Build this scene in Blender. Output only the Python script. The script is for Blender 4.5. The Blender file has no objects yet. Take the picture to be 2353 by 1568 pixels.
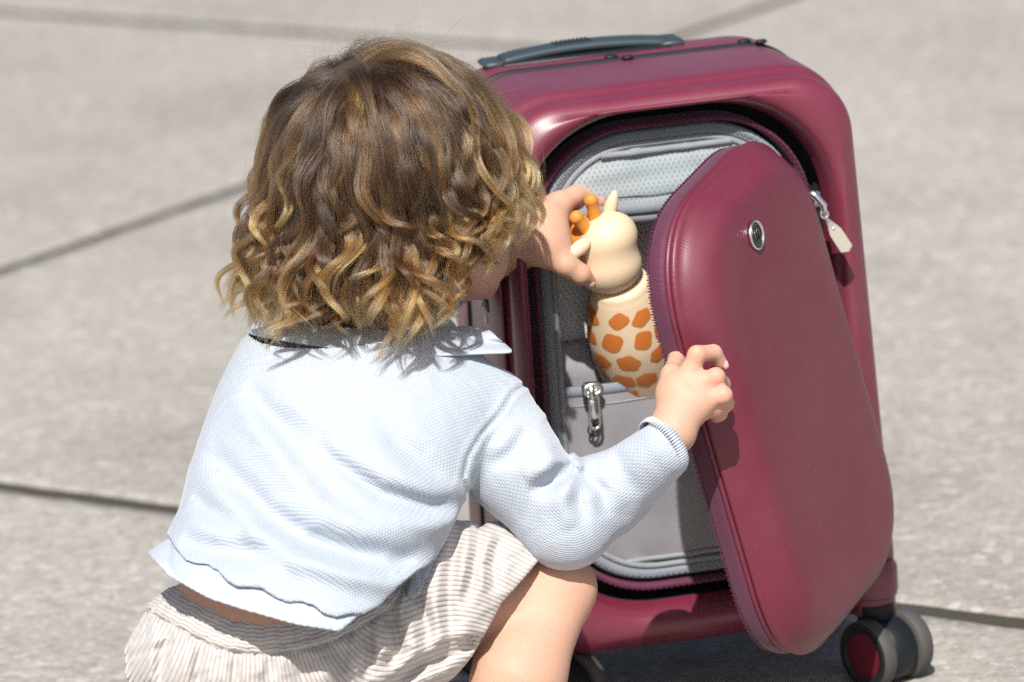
import bpy, bmesh, math, random
import numpy as np
from mathutils import Matrix, Vector
rng = np.random.default_rng(7)
random.seed(7)
scene = bpy.context.scene
COL = scene.collection
rad = math.radians

# ------------------------------------------------------------------ camera, sky, sun, exposure
FPX = 12400.0                      # focal length in units of a 2353-wide picture
PITCH = rad(14.0); ROLL = math.atan(.07)
cR, sR = math.cos(ROLL), math.sin(ROLL)
FW = np.array([0, math.cos(PITCH), -math.sin(PITCH)])
_U0 = np.array([0, math.sin(PITCH), math.cos(PITCH)]); _R0 = np.array([1., 0, 0])
RT = cR*_R0 - sR*_U0; UP = sR*_R0 + cR*_U0
CAMZ = 1.46988
CAM = np.array([0, 0, CAMZ])
cam_data = bpy.data.cameras.new('camera')
cam = bpy.data.objects.new('camera', cam_data); COL.objects.link(cam)
cam_data.sensor_width = 36; cam_data.lens = FPX/2353*36
cam_data.clip_start = .1; cam_data.clip_end = 2000
M = Matrix([[RT[0], UP[0], -FW[0], 0], [RT[1], UP[1], -FW[1], 0], [RT[2], UP[2], -FW[2], CAMZ], [0, 0, 0, 1]])
cam.matrix_world = M
cam_data.dof.use_dof = True
cam_data.dof.focus_distance = 4.43
cam_data.dof.aperture_fstop = 6.0
scene.camera = cam
world = bpy.data.worlds.new('World'); scene.world = world; world.use_nodes = True
SUN_EL = rad(49); SUN_AZ = rad(5)      # light travels away from the camera, slightly to the right
wn = world.node_tree.nodes; bg = wn['Background']
sky = wn.new('ShaderNodeTexSky'); sky.sky_type = 'NISHITA'; sky.sun_disc = False
sky.sun_elevation = SUN_EL; sky.sun_rotation = rad(180) + SUN_AZ
sky.air_density = 1.0; sky.dust_density = 2.5
world.node_tree.links.new(sky.outputs[0], bg.inputs[0]); bg.inputs[1].default_value = .075
ld = bpy.data.lights.new('sun', 'SUN'); ld.energy = 4.7; ld.angle = rad(.53); ld.color = (1, .965, .92)
sun = bpy.data.objects.new('sun', ld); COL.objects.link(sun)
LDIR = Vector((math.sin(SUN_AZ)*math.cos(SUN_EL), math.cos(SUN_AZ)*math.cos(SUN_EL), -math.sin(SUN_EL)))
sun.rotation_euler = LDIR.to_track_quat('-Z', 'Y').to_euler()
sun.location = (0, 0, 6)
scene.view_settings.view_transform = 'Standard'; scene.view_settings.look = 'None'
scene.view_settings.exposure = 0.40; scene.view_settings.gamma = 1
scene.cycles.use_denoising = False
scene.cycles.use_adaptive_sampling = False
scene.cycles.max_bounces = 8
scene.cycles.transparent_max_bounces = 8

# ------------------------------------------------------------------ picture <-> place
def ray(x, y):
    x = np.asarray(x, float)[..., None]; y = np.asarray(y, float)[..., None]
    return FW + (x-1176.5)/FPX*RT - (y-784)/FPX*UP
def P(x, y, d): return CAM + np.asarray(d, float)[..., None]*ray(x, y)
def proj(X):
    v = np.asarray(X, float) - CAM; d = v@FW
    return np.stack([1176.5+FPX*(v@RT)/d, 784-FPX*(v@UP)/d, d], -1)
def gnd(x, y, z=0.):
    r = ray(x, y); return CAM + r*((z-CAMZ)/r[2])
TH = rad(14)
EX = np.array([math.cos(TH), math.sin(TH), 0]); EY = np.array([-math.sin(TH), math.cos(TH), 0]); EZ = np.array([0, 0, 1.])
SO = gnd(1560, 1500, .055) + .0325*EX          # front bottom centre of the suitcase body
def onface(x, y, sy=0.):
    r = ray(x, y); return CAM + r*(((SO-CAM)@EY+sy)/(r@EY))
def sloc(X):
    l = np.asarray(X) - SO; return np.array([l@EX, l@EY, l@EZ])
def nrm(v): v = np.asarray(v, float); return v/np.linalg.norm(v)

# ------------------------------------------------------------------ objects
def empty(name, loc=(0, 0, 0), label=None, cat=None, group=None, mat=None):
    o = bpy.data.objects.new(name, None); COL.objects.link(o)
    if mat is not None: o.matrix_world = mat
    else: o.location = loc
    if label: o['label'] = label
    if cat: o['category'] = cat
    if group: o['group'] = group
    return o
def mesh_obj(name, verts, faces, material, parent=None, smooth=True, attrs=None, mat=None):
    me = bpy.data.meshes.new(name)
    me.from_pydata([tuple(v) for v in verts] if not isinstance(verts, np.ndarray) else verts.tolist(), [], faces if not isinstance(faces, np.ndarray) else faces.tolist())
    if attrs:
        for k, a in attrs.items():
            a = np.asarray(a, np.float32)
            if a.ndim == 1:
                at = me.attributes.new(k, 'FLOAT', 'POINT'); at.data.foreach_set('value', a)
            else:
                at = me.attributes.new(k, 'FLOAT_VECTOR', 'POINT'); at.data.foreach_set('vector', a.ravel())
    if smooth: me.shade_smooth()
    me.update()
    if material: me.materials.append(material)
    o = bpy.data.objects.new(name, me); COL.objects.link(o)
    if parent is not None: o.parent = parent
    if mat is not None: o.matrix_local = mat
    return o
def sharp(o, ang=40):
    me = o.data
    try: me.set_sharp_from_angle(angle=rad(ang))
    except Exception: pass
    return o
class MB:
    def __init__(s): s.v = []; s.f = []
    def add(s, v, f):
        n = len(s.v); s.v += [tuple(float(c) for c in p) for p in v]; s.f += [tuple(i+n for i in q) for q in f]; return s
    def loft(s, rings, closed=True, cap0=False, cap1=False):
        n = len(rings[0]); v = [p for r in rings for p in r]; f = []
        for i in range(len(rings)-1):
            for j in range(n if closed else n-1):
                k = (j+1) % n
                f.append((i*n+j, i*n+k, (i+1)*n+k, (i+1)*n+j))
        if cap0: f.append(tuple(range(n))[::-1])
        if cap1: f.append(tuple((len(rings)-1)*n+j for j in range(n)))
        return s.add(v, f)
    def tube(s, path, r, n=8, closed=False, caps=True, flat=None):
        path = np.asarray(path, float); m = len(path)
        r = np.broadcast_to(np.asarray(r, float), (m,))
        t = np.gradient(path, axis=0) if not closed else np.roll(path, -1, 0)-np.roll(path, 1, 0)
        t /= np.linalg.norm(t, axis=1, keepdims=True)+1e-12
        a = np.array([0, 0, 1.]) if abs(t[0][2]) < .9 else np.array([1., 0, 0])
        nn = nrm(np.cross(t[0], a)); rings = []
        for i in range(m):
            nn = nrm(nn - t[i]*(nn@t[i])); b = np.cross(t[i], nn)
            an = np.arange(n)/n*2*math.pi
            if flat is None: rings.append(path[i]+r[i]*(np.cos(an)[:, None]*nn+np.sin(an)[:, None]*b))
            else: rings.append(path[i]+(flat[0]*np.cos(an)[:, None]*nn+flat[1]*np.sin(an)[:, None]*b))
        if closed: rings.append(rings[0])
        return s.loft(rings, True, caps and not closed, caps and not closed)
    def box(s, c, h, ax=None, bev=0.):
        ax = np.eye(3) if ax is None else np.asarray(ax); c = np.asarray(c, float)
        hx, hy, hz = h; b = min(bev, hx*.9, hy*.9, hz*.9)
        if b <= 0:
            v = [c+ax[0]*hx*x+ax[1]*hy*y+ax[2]*hz*z for x in (-1, 1) for y in (-1, 1) for z in (-1, 1)]
            return s.add(v, [(0, 1, 3, 2), (4, 6, 7, 5), (0, 4, 5, 1), (2, 3, 7, 6), (0, 2, 6, 4), (1, 5, 7, 3)])
        rings = []
        for z, q in ((-hz, b), (-hz+b, 0), (hz-b, 0), (hz, b)):
            r = []
            for sx, sy, o in ((1, 1, 0), (-1, 1, 1), (-1, -1, 0), (1, -1, 1)):
                p1 = (sx*(hx-q), sy*(hy-q-b)); p2 = (sx*(hx-q-b), sy*(hy-q))
                for p in ((p1, p2) if o == 0 else (p2, p1)): r.append(c+ax[0]*p[0]+ax[1]*p[1]+ax[2]*z)
            rings.append(r)
        return s.loft(rings, True, True, True)
    def lathe(s, prof, o=(0, 0, 0), ax=(0, 0, 1), n=32, a0=0, a1=2*math.pi):
        ax = nrm(ax); u = nrm(np.cross(ax, (0, 1, 0) if abs(ax[1]) < .9 else (1, 0, 0))); w = np.cross(ax, u); o = np.asarray(o, float)
        full = abs(a1-a0-2*math.pi) < 1e-6
        an = a0+np.arange(n if full else n+1)/n*(a1-a0)
        rings = [[o+ax*h+r*(math.cos(t)*u+math.sin(t)*w) for t in an] for r, h in prof]
        return s.loft(rings, full, False, False)
    def build(s, name, material, parent=None, smooth=True, ang=None, mat=None):
        o = mesh_obj(name, np.array(s.v), s.f, material, parent, smooth, mat=mat)
        if ang: sharp(o, ang)
        return o

# ------------------------------------------------------------------ materials
def srgb(r, g, b):
    return tuple((c/255/12.92 if c/255 <= .04045 else ((c/255+.055)/1.055)**2.4) for c in (r, g, b))
class Mat:
    def __init__(s, name, color=(.5, .5, .5), rough=.5, metal=0., **kw):
        s.m = bpy.data.materials.new(name); s.m.use_nodes = True
        s.t = s.m.node_tree; s.n = s.t.nodes; s.b = s.n['Principled BSDF']
        s.b.inputs['Base Color'].default_value = (*color, 1); s.b.inputs['Roughness'].default_value = rough; s.b.inputs['Metallic'].default_value = metal
        for k, v in kw.items(): s.b.inputs[k.replace('_', ' ')].default_value = v
    def node(s, t, **kw):
        n = s.n.new(t)
        for k, v in kw.items():
            if k.startswith('i_'):
                key = k[2:]; n.inputs[int(key) if key.isdigit() else key.replace('_', ' ')].default_value = v
            else: setattr(n, k, v)
        return n
    def link(s, a, b): s.t.links.new(a, b)
    def math(s, op, a, b=None, c=None, clamp=False):
        n = s.n.new('ShaderNodeMath'); n.operation = op; n.use_clamp = clamp
        for i, x in enumerate((a, b, c)):
            if x is None: continue
            if hasattr(x, 'links'): s.link(x, n.inputs[i])
            else: n.inputs[i].default_value = x
        return n.outputs[0]
    def coord(s, which='Object', scale=None):
        o = s.node('ShaderNodeTexCoord').outputs[which]
        if scale is not None:
            mp = s.node('ShaderNodeMapping'); s.link(o, mp.inputs[0]); mp.inputs['Scale'].default_value = scale if hasattr(scale, '__len__') else (scale,)*3
            o = mp.outputs[0]
        return o
    def noise(s, scale, detail=4, rough=.55, vec=None, out='Fac'):
        n = s.node('ShaderNodeTexNoise'); n.inputs['Scale'].default_value = scale; n.inputs['Detail'].default_value = detail; n.inputs['Roughness'].default_value = rough
        s.link(vec if vec is not None else s.coord(), n.inputs['Vector']); return n.outputs[out]
    def ramp(s, fac, stops):
        n = s.node('ShaderNodeValToRGB'); e = n.color_ramp.elements
        while len(e) < len(stops): e.new(.5)
        for k, (p, c) in zip(e, stops): k.position = p; k.color = (*c, 1) if len(c) == 3 else c
        s.link(fac, n.inputs[0]); return n.outputs[0]
    def mix(s, fac, a, b, bt='MIX'):
        n = s.node('ShaderNodeMix'); n.data_type = 'RGBA'; n.blend_type = bt
        for i, x in ((0, fac), (6, a), (7, b)):
            if hasattr(x, 'links'): s.link(x, n.inputs[i])
            else: n.inputs[i].default_value = (*x, 1) if hasattr(x, '__len__') else x
        return n.outputs[2]
    def attr(s, name, out='Fac'):
        n = s.node('ShaderNodeAttribute'); n.attribute_name = name; return n.outputs[out]
    def bump(s, h, strength=.3, dist=.001):
        n = s.node('ShaderNodeBump'); n.inputs['Strength'].default_value = strength; n.inputs['Distance'].default_value = dist
        s.link(h, n.inputs['Height'])
        if s.b.inputs['Normal'].is_linked: s.link(s.b.inputs['Normal'].links[0].from_socket, n.inputs['Normal'])
        s.link(n.outputs[0], s.b.inputs['Normal']); return s
    def col(s, sock): s.link(sock, s.b.inputs['Base Color']); return s
    def inp(s, name, sock): s.link(sock, s.b.inputs[name]); return s

def sine(m, vec, direction, period):
    """0..1 stripes along a direction of a vector socket, period in metres"""
    d = m.node('ShaderNodeVectorMath'); d.operation = 'DOT_PRODUCT'; m.link(vec, d.inputs[0])
    d.inputs[1].default_value = tuple(c*2*math.pi/period for c in nrm(direction))
    return m.math('MULTIPLY_ADD', m.math('SINE', d.outputs['Value']), .5, .5)

# ground
def concrete(name, seed):
    m = Mat(name, rough=.9); v = m.coord('Object')
    big = m.noise(1.6, 3, vec=v); mid = m.noise(38, 4, .6, vec=v)
    vo = m.node('ShaderNodeTexVoronoi'); vo.inputs['Scale'].default_value = 85; m.link(v, vo.inputs['Vector'])
    vo2 = m.node('ShaderNodeTexVoronoi'); vo2.inputs['Scale'].default_value = 190; m.link(v, vo2.inputs['Vector'])
    sep = m.node('ShaderNodeSeparateColor'); m.link(vo.outputs['Color'], sep.inputs[0])
    sep2 = m.node('ShaderNodeSeparateColor'); m.link(vo2.outputs['Color'], sep2.inputs[0])
    peb = m.ramp(sep.outputs[0], [(0, (.23, .20, .172)), (.3, (.35, .32, .285)), (.6, (.41, .385, .35)), (.85, (.40, .325, .275)), (1, (.68, .66, .63))])
    peb2 = m.ramp(sep2.outputs[1], [(0, (.25, .23, .205)), (.5, (.38, .355, .325)), (.9, (.46, .435, .41)), (1, (.72, .70, .68))])
    c = m.mix(.5, peb, peb2)
    c = m.mix(m.math('MULTIPLY', mid, .55), c, (.37, .35, .322))
    c = m.mix(.55, c, m.ramp(big, [(.3, (.84, .835, .825)), (.7, (1.1, 1.1, 1.09))]), 'MULTIPLY')
    m.col(c)
    h = m.math('ADD', m.math('MULTIPLY', vo.outputs['Distance'], -1.), m.math('MULTIPLY', mid, .5))
    oi = m.node('ShaderNodeObjectInfo'); tone = m.ramp(oi.outputs['Random'], [(0, (.86, .87, .86)), (1, (.97, .97, .955))])
    st = m.noise(3.3, 5, .6, vec=v); stn = m.ramp(st, [(.33, (.90, .895, .89)), (.5, (1, 1, 1)), (.68, (1.0, 1.0, 1.0)), (.8, (1.08, 1.08, 1.07))])
    m.col(m.mix(1., m.mix(1., c, tone, 'MULTIPLY'), stn, 'MULTIPLY'))
    m.bump(h, .35, .003); m.b.inputs['Specular IOR Level'].default_value = .25
    return m.m
M_SLAB = concrete('weathered concrete', 1)
m = Mat('joint dirt', rough=1.)
m.col(m.ramp(m.noise(60, 5, .7), [(.3, (.030, .026, .018)), (.5, (.055, .047, .034)), (.62, (.045, .045, .028)), (.75, (.12, .09, .065))])); m.bump(m.noise(120, 4), .8, .004)
M_DIRT = m.m
m = Mat('distant ground', rough=.95)
m.col(m.ramp(m.noise(.8, 4), [(.3, (.33, .30, .275)), (.7, (.42, .39, .36))])); M_FAR = m.m

# suitcase
def shellmat(name, col, dirn, rough=.46, twill=.13, period=.0023, coat=.6):
    m = Mat(name, col, rough, Specular_IOR_Level=.5, Coat_Weight=coat, Coat_Roughness=.38)
    v = m.coord('Object')
    m.bump(sine(m, v, dirn, period), twill, .0006)
    m.bump(m.noise(900, 2, vec=v), .04, .0004)
    sp = m.ramp(m.noise(420, 1, .4, vec=v), [(.735, (0, 0, 0)), (.765, (1, 1, 1))]); dm = m.ramp(m.noise(9, 4, .6, vec=v), [(.42, (0, 0, 0)), (.75, (1, 1, 1))])
    cc = m.mix(m.math('MULTIPLY', dm, .05), col, (.42, .33, .31)); m.col(m.mix(m.math('MULTIPLY', sp, .05), cc, (.55, .46, .44)))
    r = m.noise(14, 4, vec=v); m.inp('Roughness', m.math('MULTIPLY_ADD', r, .22, rough-.11))
    return m.m
MAROON = (.150, .0145, .037)
M_SHELL = shellmat('maroon polycarbonate', MAROON, (1, 0, -.45))
M_LID = shellmat('maroon lid polycarbonate', (.136, .0132, .033), (1, .12, 0), .48, .12, .0021, .22)
def fabric(name, col, rough=.85, period=.0014, strength=.4, var=.15, sheen=.2):
    m = Mat(name, col, rough, Sheen_Weight=sheen, Sheen_Roughness=.5)
    v = m.coord('Object')
    w = m.math('MULTIPLY', sine(m, v, (1, .2, 1), period), sine(m, v, (1, .2, -1), period))
    m.bump(w, strength, .0005); m.bump(m.noise(45, 3, vec=v), .25, .003)
    n = m.noise(30, 3, vec=v)
    m.col(m.mix(n, tuple(c*(1-var) for c in col), tuple(min(1, c*(1+var)) for c in col)))
    return m.m
M_TAPE = fabric('maroon zipper tape', (.085, .012, .04), .7)
M_BLACKF = fabric('black recess fabric', (.006, .006, .008), .9, sheen=0)
M_SATIN = fabric('grey satin lining', (.225, .218, .235), .62, .0012, .15, .08)
M_SATIN2 = fabric('darker grey lining', (.30, .295, .31), .75, .0012, .2, .1)
M_GTAPE = fabric('blue grey zipper tape', (.20, .225, .26), .75, .002, .6)
M_GPIPE = fabric('pale grey piping', (.23, .25, .27), .75, .0022, .6)
def meshmat(name, c1, c2, sc=.0036):
    m = Mat(name, c1, .75, Sheen_Weight=.2); v = m.coord('Object')
    a = sine(m, v, (1, 0, .62), sc); b = sine(m, v, (1, 0, -.62), sc)
    w = m.math('MULTIPLY', a, b)
    k = m.ramp(w, [(.0, (1, 1, 1)), (.35, (1, 1, 1)), (.6, (0, 0, 0))])
    m.col(m.mix(k, c2, c1)); m.bump(w, -.5, .0008); return m.m
M_MESH1 = meshmat('pale grey mesh fabric', (.33, .375, .39), (.21, .245, .26), .0040)
M_MESH2 = meshmat('grey mesh fabric', (.66, .66, .67), (.42, .43, .44), .0044)
M_BLACK = Mat('black plastic', (.012, .013, .015), .45).m
M_RUBBER = Mat('dark slate rubber', (.007, .010, .013), .5, Specular_IOR_Level=.35).m
m = Mat('slate handle plastic', (.03, .047, .057), .5); m.bump(m.noise(600, 2), .15, .0005); M_HANDLE = m.m
m = Mat('grey wheel rubber', (.062, .058, .054), .7); m.bump(m.noise(300, 3), .2, .0006); M_TYRE = m.m
M_HUBRED = Mat('maroon hub', (.13, .008, .018), .4).m
m = Mat('chrome', (.86, .86, .87), .3, 1.); m.bump(m.noise(90, 2), .05, .001); M_CHROME = m.m
M_TAN = Mat('champagne metal', (.26, .24, .20), .5, .25).m
M_TEETHM = Mat('maroon zipper teeth', (.10, .015, .05), .35).m
M_TEETHG = Mat('grey zipper teeth', (.20, .22, .26), .45).m
M_DARKGLASS = Mat('dark green enamel', (.012, .02, .02), .25).m
M_OLIVE = Mat('bronze emblem metal', (.16, .15, .12), .4, .8).m
M_WHITEP = Mat('pale print', (.7, .74, .74), .5).m
# toy
def toyskin(name, col):
    m = Mat(name, col, .52, Subsurface_Weight=.12, Subsurface_Scale=.006)
    m.b.inputs['Subsurface Radius'].default_value = (1, .6, .35)
    m.bump(m.noise(500, 2), .06, .0005); return m
M_CREAM = toyskin('cream silicone', (.67, .52, .355)).m
M_ORANGE = toyskin('orange silicone', (.62, .235, .035)).m
M_SPOT = toyskin('burnt orange print', (.51, .155, .026)).m
# ------------------------------------------------------------------ ground
gr = mesh_obj('ground', np.array([(-600, -600, -.03), (600, -600, -.03), (600, 600, -.03), (-600, 600, -.03)], float), [(0, 1, 2, 3)], M_FAR, smooth=False)
gr['kind'] = 'structure'; gr['label'] = 'pale concrete ground around the paving'
pv = mesh_obj('pavement', np.array([(-9, -3, .0001), (9, -3, .0001), (9, 15, .0001), (-9, 15, .0001)], float), [(0, 1, 2, 3)], M_DIRT, smooth=False)
pv['kind'] = 'structure'; pv['label'] = 'paving of large square concrete slabs with dirt filled joints'
AD = rad(-36.3); av = np.array([math.cos(AD), math.sin(AD)]); bv = np.array([-math.sin(AD), math.cos(AD)])
A0, B0, SL, SLB, GAP = -4.30, 4.05, 2.2, 3.0, .0105
def slab_mesh(seed):
    r = np.random.default_rng(seed); n = 90; hs = SL/2-GAP; hb = SLB/2-GAP
    def edge(inset, z, jit):
        pts = []
        for k in range(4):
            for i in range(n):
                hl = hs if k % 2 == 0 else hb; ho = hb if k % 2 == 0 else hs
                t = -hl+inset+(2*hl-2*inset)*i/n
                j = jit*(r.normal()*.6+.5*math.sin(t*23+seed+k)+.4*math.sin(t*61+k*2))
                e = ho-inset+j
                x, y = ((t, -e), (e, t), (-t, e), (-e, -t))[k]
                pts.append((x, y, z))
        return np.array(pts)
    o = edge(0, -.05, 0); a = edge(.0, -.008, .0012); b = edge(.0015, -.003, .0016); c = edge(.005, 0, .0015); d = edge(.03, .0003, 0)
    mb = MB(); mb.loft([o, a, b, c, d], True, False, True)
    me = bpy.data.meshes.new('slab'); me.from_pydata(mb.v, [], mb.f); me.materials.append(M_SLAB); me.shade_smooth(); return me
slab_meshes = [slab_mesh(i) for i in range(4)]
for i in range(-3, 4):
    for j in range(-2, 4):
        ca, cb = A0+(i+.5)*SL, (B0 if i >= 0 else 6.18-SLB)+(j+.5)*SLB
        xy = ca*av+cb*bv
        if not (-7 < xy[0] < 7 and 1.5 < xy[1] < 12): continue
        o = bpy.data.objects.new('slab', slab_meshes[(i*3+j) % 4]); COL.objects.link(o); o.parent = pv
        o.location = (xy[0], xy[1], .0012+rng.uniform(-.0006, .0006)); o.rotation_euler = (rng.normal()*.00012, rng.normal()*.00012, AD+rng.integers(2)*math.pi)

# ------------------------------------------------------------------ suitcase
def rrect(cx, cz, w, h, r, n=18, m=14, e=2.15, rb=None):
    """closed outline in (x, z), counter-clockwise from the right; same number of points for any size"""
    rb = r if rb is None else rb
    pts = []
    cor = ((w/2-r, h/2-r, 0, r), (-w/2+r, h/2-r, 90, r), (-w/2+rb, -h/2+rb, 180, rb), (w/2-rb, -h/2+rb, 270, rb))
    for q in range(4):
        x, z, a0, R = cor[q]; arc = []
        for t in np.linspace(0, 90, n):
            a = rad(a0+t); ca, sa = math.cos(a), math.sin(a); k = (abs(ca)**e+abs(sa)**e)**(-1/e)
            arc.append((x+R*ca*k, z+R*sa*k))
        nx = cor[(q+1) % 4]; a = rad(nx[2]); nxt = (nx[0]+nx[3]*math.cos(a), nx[1]+nx[3]*math.sin(a))
        pts += arc
        for t in np.arange(1, m)/m: pts.append((arc[-1][0]+(nxt[0]-arc[-1][0])*t, arc[-1][1]+(nxt[1]-arc[-1][1])*t))
    return np.array(pts)+np.array([cx, cz])
def ring3(o2, y): return np.stack([o2[:, 0], np.full(len(o2), y), o2[:, 1]], 1)

BW, BH, BD, SEAM = .318, .5, .238, .158
SM = Matrix.Translation(Vector(SO)) @ Matrix.Rotation(TH, 4, 'Z')
case = empty('suitcase', mat=SM, label='open maroon hard shell cabin suitcase standing on its wheels', cat='suitcase')
def body(ins):
    o = rrect(0, BH/2, BW-2*ins, BH-2*ins, .056-ins*.6, rb=.06-ins*.6)
    o[:, 0] += (1-o[:, 1]/BH)*np.where(o[:, 0] > 0, .15*o[:, 0], .03*o[:, 0]); return o
def opening(ins=0.): return rrect(-.0065, .26, .281-2*ins, .444-2*ins, .105-ins*.75, e=2.1)
def blend(a, b, t): return a*(1-t)+b*t
rings = []
for ins, y in ((.004, .028), (.001, .016), (-.0008, .009), (-.003, .0045), (-.0062, .0012)): rings.append(ring3(opening(ins), y))
bo = body(.016)
for t, y in ((.45, .0), (.8, .0012), (1., .0035)): rings.append(ring3(blend(opening(-.0062), bo, t), y))
for ins, y in ((.0115, .0062), (.0078, .0098), (.0055, .0140), (.0045, .019), (.0048, .024), (.0058, .029), (.0066, .034), (.0058, .039), (.003, .043), (.0012, .047), (.0005, .055), (0, .07), (0, .11), (.0003, .145), (.0012, .1535), (.003, .1552)): rings.append(ring3(body(ins), y))
shell = MB().loft(rings).build('front_shell', M_SHELL, case)
rings = [ring3(body(i), y) for i, y in ((.003, .1612), (.0012, .163), (.0003, .167), (0, .18), (.0003, .2), (.002, .212), (.006, .222), (.012, .230), (.02, .2355), (.03, .238))]
MB().loft(rings, True, False, True).build('back_shell', M_SHELL, case, ang=60)
rings = [ring3(body(i), y) for i, y in ((.004, .155), (.0002, .1556), (-.0008, .1565), (-.0008, .1600), (.0002, .1610), (.004, .1615))]
MB().loft(rings).build('seam_band', M_RUBBER, case)
for x in (-.006, .117):
    MB().box((x+.004, .1525, BH+.0012), (.0048, .0035, .0016), bev=.001).box((x-.008, .1645, BH+.0008), (.0055, .0035, .0017), bev=.001).build('hinge_clip', M_RUBBER, case)
# carry handle on the rear half
hp = []; 
for t in np.linspace(0, 1, 40):
    x = -.104+t*.150; hp.append((x, .204+.002*math.sin(t*math.pi), BH+.0010+.0055*math.sin(math.pi*t)**.75))
hp = np.array(hp)
rs = []
for i, p in enumerate(hp):
    t = nrm(hp[min(i+1, 39)]-hp[max(i-1, 0)]); n = np.array([-t[2], 0, t[0]])
    w, h = .0140, .0045
    an = np.arange(16)/16*2*math.pi
    rs.append(p+np.sign(np.cos(an))[:, None]*(abs(np.cos(an))**.6)[:, None]*w*np.array([0, 1., 0])+np.sign(np.sin(an))[:, None]*(abs(np.sin(an))**.7)[:, None]*h*n)
hd = MB().loft(rs, True, True, True).build('carry_handle', M_HANDLE, case)
mb = MB()
for k in range(9): mb.box(hp[13+k]+np.array([0, 0,   .0045]), (.0009, .009, .0005))
mb.build('grip_rib', M_RUBBER, hd)
MB().box((.050, .204, BH+.0012), (.011, .018, .0032), bev=.002).build('handle_mount', M_HANDLE, case)
MB().box((-.113, .202, BH+.0005), (.010, .015, .003), bev=.002).build('handle_mount', M_HANDLE, case)
MB().box((-.03, .198, BH+.0002), (.078, .017, .0016), bev=.001).build('handle_recess', M_BLACK, case)
# raised ledge where the rear shell swells to the right of the handle
# side lock
lk = MB().box((-.1592, .085, .315), (.0022, .045, .085), bev=.002).build('lock_plate', M_SHELL, case)
for k, z in enumerate((.341, .327, .311)):
    MB().box((-.1616, .093, z), (.001, .012, .0058), bev=.0006).build('dial_window', M_BLACK, lk)
    MB().tube(np.array([(-.1632, .093+.0042*math.cos(a), z+.0038*math.sin(a)) for a in np.linspace(0, 2*math.pi, 17)[:-1]]), .0009, 5, closed=True).box((-.1632, .1025, z), (.0006, .0012, .004)).build('dial_digit', M_WHITEP, lk)
MB().box((-.1616, .092, .2975), (.0008, .003, .0042), bev=.0005).build('lock_mark', M_WHITEP, lk)
MB().box((-.1616, .088, .283), (.0008, .012, .004), bev=.0005).build('lock_button', M_BLACK, lk)
# recess, zippers and lining inside the opening
MB().loft([ring3(opening(.002), .024), ring3(opening(.004), .055), ring3(opening(.03), .056)]).build('recess', M_BLACKF, case)
def ringpath(ins, y, k=4): return ring3(opening(ins), y)
def resample(path, step):
    p = np.vstack([path, path[:1]]); s = np.r_[0, np.cumsum(np.linalg.norm(np.diff(p, axis=0), axis=1))]
    n = int(s[-1]/step); t = np.arange(n)/n*s[-1]
    return np.stack([np.interp(t, s, p[:, i]) for i in range(3)], 1)
def teeth(path, step, size, nrm_fn):
    q = resample(path, step); mb = MB()
    for i in range(len(q)):
        t = nrm(q[(i+1) % len(q)]-q[i-1]); n = nrm_fn(q[i]); n = nrm(n-t*(n@t)); b = np.cross(t, n)
        off = (1 if i % 2 else -1)*size[1]*.35
        mb.box(q[i]+b*off, size, (t, b, n))
    return mb
yo = lambda p: np.array([0, -1., 0])
z1 = MB().loft([ring3(opening(.0142), .052), ring3(opening(.0142), .0272), ring3(opening(.0158), .0255), ring3(opening(.0182), .0265), ring3(opening(.0190), .052)]).build('frame_zipper_tape', M_TAPE, case)
tz = teeth(ringpath(.0158, .0250), .0026, (.0008, .0011, .0007), yo).build('zipper_teeth', M_TEETHM, z1, False); tz['kind'] = 'stuff'
z2 = MB().loft([ring3(opening(.0215), .043), ring3(opening(.0222), .0335), ring3(opening(.0245), .0310), ring3(opening(.0290), .0315), ring3(opening(.0310), .0335), ring3(opening(.0318), .043)]).build('lining_zipper_tape', M_GTAPE, case)
tz = teeth(ringpath(.0258, .0308), .0026, (.0008, .0012, .0007), yo).build('zipper_teeth', M_TEETHG, z2, False); tz['kind'] = 'stuff'
MB().tube(ringpath(.0335, .0335), .0026, 8, True).build('lining_piping', M_GPIPE, case)
MB().loft([ring3(opening(.0335), .034), ring3(opening(.035), .06), ring3(opening(.038), .077)]).build('lining_side', M_SATIN2, case)
MB().loft([ring3(opening(.037), .076), ring3(opening(.08), .080), ring3(opening(.12), .081)], True, False, True).build('back_panel', M_MESH2, case)
# pockets: sheets that follow the opening outline
def pocket(ztop, zbot, y_edge, y_mid, ins, nx=48, nz=30, wob=.0, seed=0):
    o = opening(ins); rows = []
    r = np.random.default_rng(seed); ph = r.uniform(0, 6, 6)
    for i in range(nz+1):
        t = i/nz
        # half widths at this height from the outline
        z0 = zbot+(ztop-zbot)*t
        xs = []
        for sgn in (-1, 1):
            side = o[o[:, 0]*sgn > -.0065*sgn]; k = np.argsort(side[:, 1]); xs.append(np.interp(z0, side[k, 1], side[k, 0]))
        row = []
        for j in range(nx+1):
            u = j/nx; x = xs[0]+(xs[1]-xs[0])*u
            e = min(1, min(u, 1-u)*9)
            b = (1-(2*u-1)**4)*math.sin(min(1, t*1.3)*math.pi*.5)
            z = z0+wob*.4*math.sin(u*9+ph[0])*t
            y = y_edge+(y_mid-y_edge)*b+wob*(math.sin(u*13+ph[1]+t*3)*.5+math.sin(u*29+ph[2]-t*5)*.3+math.sin(t*17+ph[3]+u*4)*.35)*e
            row.append((x, y, z))
        rows.append(row)
    return rows
o2 = opening(.034); zmin, zmax = o2[:, 1].min()+.0006, o2[:, 1].max()-.0006
rows = pocket(.395, zmax, .034, .029, .034, wob=.0012, seed=3)
tp = MB().loft(rows, False).build('upper_mesh_pocket', M_MESH1, case)
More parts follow.
